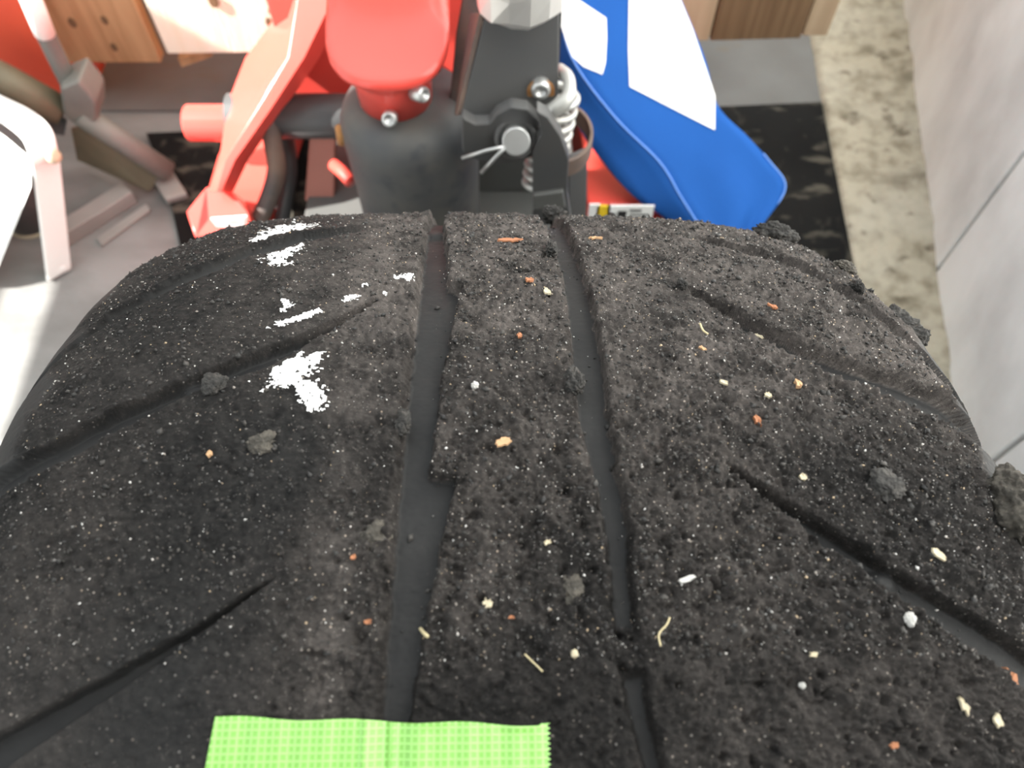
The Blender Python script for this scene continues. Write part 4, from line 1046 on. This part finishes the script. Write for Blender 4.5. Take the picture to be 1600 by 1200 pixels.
# ------------------------------------------------------------------ left side things
# red plastic tub behind the crate's left end
tb = thing('plastic_tub', 'orange red plastic tub behind the grey stand at top left', 'tub', (-0.85, 1.2, 0))
fr = at_z(158, 150, 0.0); y0 = fr.y
lo = [Vector((-1.25, y0, 0.004)), Vector((fr.x - 0.01, y0, 0.004)), Vector((fr.x - 0.01, y0 + 0.30, 0.004)), Vector((-1.25, y0 + 0.30, 0.004))]
hi = [Vector((-1.33, y0 - 0.0, 0.30)), Vector((fr.x + 0.16, y0 - 0.0, 0.30)), Vector((fr.x + 0.16, y0 + 0.36, 0.30)), Vector((-1.33, y0 + 0.36, 0.30))]
bm = bm_loft([lo, hi], caps=False); bm.faces.new([v for v in bm.verts][:4])
o = part('tub_body', bm, 'red_plastic', tb); so = o.modifiers.new('solidify', 'SOLIDIFY'); so.thickness = 0.005
part('tub_rim', bm_tube([p + Vector((0, 0, 0.0)) for p in hi] + [hi[0]], 0.008, 8), 'red_plastic', tb, smooth=True)
rp_ = [at_y(-60, -60, 0.97), at_y(30, -40, 0.97), at_y(90, 128, 0.97), at_y(-40, 85, 0.97)]
bx_ = thing('red_panel', 'orange red sheet metal panel at the top left corner', 'panel', (rp_[3].x, 0.97, 0))
part('panel_sheet', bm_prism(rp_, (0, 0.02, 0)), 'red_plastic', bx_, bevel=0.002)
part('panel_foot', bm_box(rp_[3].x - 0.02, rp_[3].x + 0.0, 0.975, 0.985, 0.0, rp_[3].z + 0.02), 'black', bx_)

# grey folding steel stand
SG = thing('steel_stand', 'grey steel folding stand with a slanted post and angled foot', 'stand', at_z(130, 215, 0))
j0 = at_y(122, 165, 0.89)
part('post', bm_tube([at_y(20, -70, 0.87), at_y(72, 55, 0.885), at_y(108, 130, 0.89), at_y(120, 160, 0.89)], 0.0120, 14), 'grey_steel', SG, smooth=True)
part('post_sunlit_top', bm_tube([at_y(18, -75, 0.868), at_y(52, 8, 0.876), at_y(70, 52, 0.881)], 0.0125, 14), 'white', SG, smooth=True)['label'] = 'white sunlit top of the post'  # white tube paints the sunlight on the upper end of the post
part('joint_block', bm_prism([at_y(*q, 0.86) for q in ((92, 138), (122, 126), (150, 160), (152, 190), (120, 200), (98, 180))], (0, 0.05, 0)), 'grey_steel', SG, bevel=0.005)
fa, fb = at_y(125, 178, 0.87), at_z(262, 268, 0.028)
dv_ = (fb - fa); side = Vector((dv_.y, -dv_.x, 0)).normalized()
def angle_bar(a, b, w, hgt, t=0.004):
    d = (b - a).normalized(); s_ = Vector((d.y, -d.x, 0)).normalized()
    sec = [Vector((0, 0, 0)), s_ * w, s_ * w + Vector((0, 0, -t)), s_ * t + Vector((0, 0, -t)), s_ * t + Vector((0, 0, -hgt)), Vector((0, 0, -hgt))]
    return bm_loft([[a + q for q in sec], [b + q for q in sec]])
part('foot_bar', bm_tube([fa + Vector((0, 0.0, 0.0)), fa.lerp(fb, 0.5), fb], 0.0165, 12), 'grey_steel', SG, smooth=True)
part('foot_web', bm_prism([at_y(110, 200, 0.85), at_y(128, 195, 0.86), at_z(258, 268, 0.018), at_z(232, 298, 0.018), at_z(120, 250, 0.018)], (0, 0.006, -0.004)), 'olive_steel', SG, bevel=0.001)['label'] = 'olive brown web plate of the foot'
part('foot_pad', bm_prism([at_z(228, 262, 0.020), at_z(262, 255, 0.020), at_z(292, 302, 0.020), at_z(258, 312, 0.020)], (0, 0, -0.011)), 'light_steel', SG, bevel=0.002)
part('cross_bar', bm_tube([at_y(-60, 90, 0.90), at_y(10, 125, 0.89), at_y(100, 175, 0.88)], 0.021, 14), 'olive_steel', SG, smooth=True)
part('cross_bar_shadow_plate', bm_prism([at_y(-30, 150, 0.88), at_y(20, 140, 0.88), at_y(104, 190, 0.88), at_y(100, 212, 0.87), at_y(60, 205, 0.87)], (0, 0.004, 0)), 'black', SG)  # black plate put in as the shade below the cross bar
SG.children[-1].name = 'cross_bar_shade'
# steel angle lying on the floor
ab = thing('angle_bar', 'light grey steel angle bar lying on the floor by the step frame', 'bar', at_z(150, 340, 0))
a_, b__ = at_z(92, 372, 0.024), at_z(206, 300, 0.024)
part('bar_body', angle_bar(b__, a_, 0.028, 0.0235), 'light_steel', ab, bevel=0.001)
ab2 = thing('flat_bar', 'thin grey flat bar lying on the floor beside the tyre', 'bar', at_z(180, 350, 0))
part('bar_body', bm_prism([at_z(150, 372, 0.006), at_z(228, 318, 0.006), at_z(234, 327, 0.006), at_z(158, 383, 0.006)], (0, 0, -0.005)), 'light_steel', ab2, bevel=0.0008)

# white aluminium step frame
SF = thing('step_frame', 'white aluminium step frame with a rounded rail at the left edge', 'step', at_z(95, 428, 0))
ztop = 0.20
def sp(px, py, z=ztop): return at_z(px, py, z)
rail = [sp(-150, 100), sp(-60, 140), sp(-10, 165), sp(30, 185), sp(58, 210), sp(68, 240, ztop - 0.015), at_z(74, 275, 0.15), at_z(92, 428, 0.004)]
def bm_ribbon(path, wdir_, w, t):
    path = smooth_path(path, 6); rings = []
    for i, p in enumerate(path):
        d = (path[min(i + 1, len(path) - 1)] - path[max(i - 1, 0)]).normalized()
        n_ = d.cross(wdir_).normalized(); rings.append([p + wdir_ * w / 2 + n_ * t / 2, p - wdir_ * w / 2 + n_ * t / 2, p - wdir_ * w / 2 - n_ * t / 2, p + wdir_ * w / 2 - n_ * t / 2])
    return bm_loft(rings)
wd = Vector((0.75, 0.66, 0.0)).normalized()
srail = part('side_rail', bm_ribbon(rail, wd, 0.036, 0.008), 'alu', SF, bevel=0.002)
part('leg_rib', bm_tube([at_z(66, 280, 0.14) , at_z(86, 426, 0.004)], 0.0045, 8), 'alu', SF, smooth=True, parent=srail)
part('leg_rib', bm_tube([at_z(82, 275, 0.14), at_z(106, 420, 0.004)], 0.0045, 8), 'alu', SF, smooth=True, parent=srail)
part('foot_cap', bm_prism([at_z(74, 424, 0.004), at_z(106, 414, 0.004), at_z(108, 424, 0.004), at_z(82, 434, 0.004)], (0, 0, 0.012)), 'alu', SF, bevel=0.002)
part('step_board', bm_prism([sp(-160, 150, 0.185), sp(0, 205, 0.185), sp(48, 245, 0.185), at_z(50, 292, 0.15), at_z(-10, 440, 0.02), at_z(-160, 440, 0.02)], (-0.012, 0.0, -0.006)), 'alu', SF, bevel=0.002)['label'] = 'white slanted step board'
part('knob', bm_lathe([(0.006, 0), (0.009, 0.003), (0.009, 0.009), (0.005, 0.012)], at_z(80, 246, 0.185), (0.8, -0.2, 0.5), seg=16), 'cream', SF, smooth=True)
# dark tin under the frame
tn = at_z(50, 352, 0.0)
ti = thing('black_tin', 'small black tin under the white step frame', 'tin', (tn.x, tn.y + 0.01, 0))
part('tin_body', bm_lathe([(0.030, 0.0), (0.034, 0.003), (0.034, 0.075), (0.032, 0.078)], (tn.x, tn.y + 0.01, 0), seg=32), 'black', ti, smooth=True)
part('tin_rim', bm_lathe([(0.0325, 0.0), (0.0365, 0.0), (0.0365, 0.004), (0.0345, 0.005)], (tn.x, tn.y + 0.01, 0.0), seg=32, caps=False), 'cream', ti, smooth=True)

# leave child transforms relative to their parent (children were built in parent space)
bpy.context.view_layer.update()
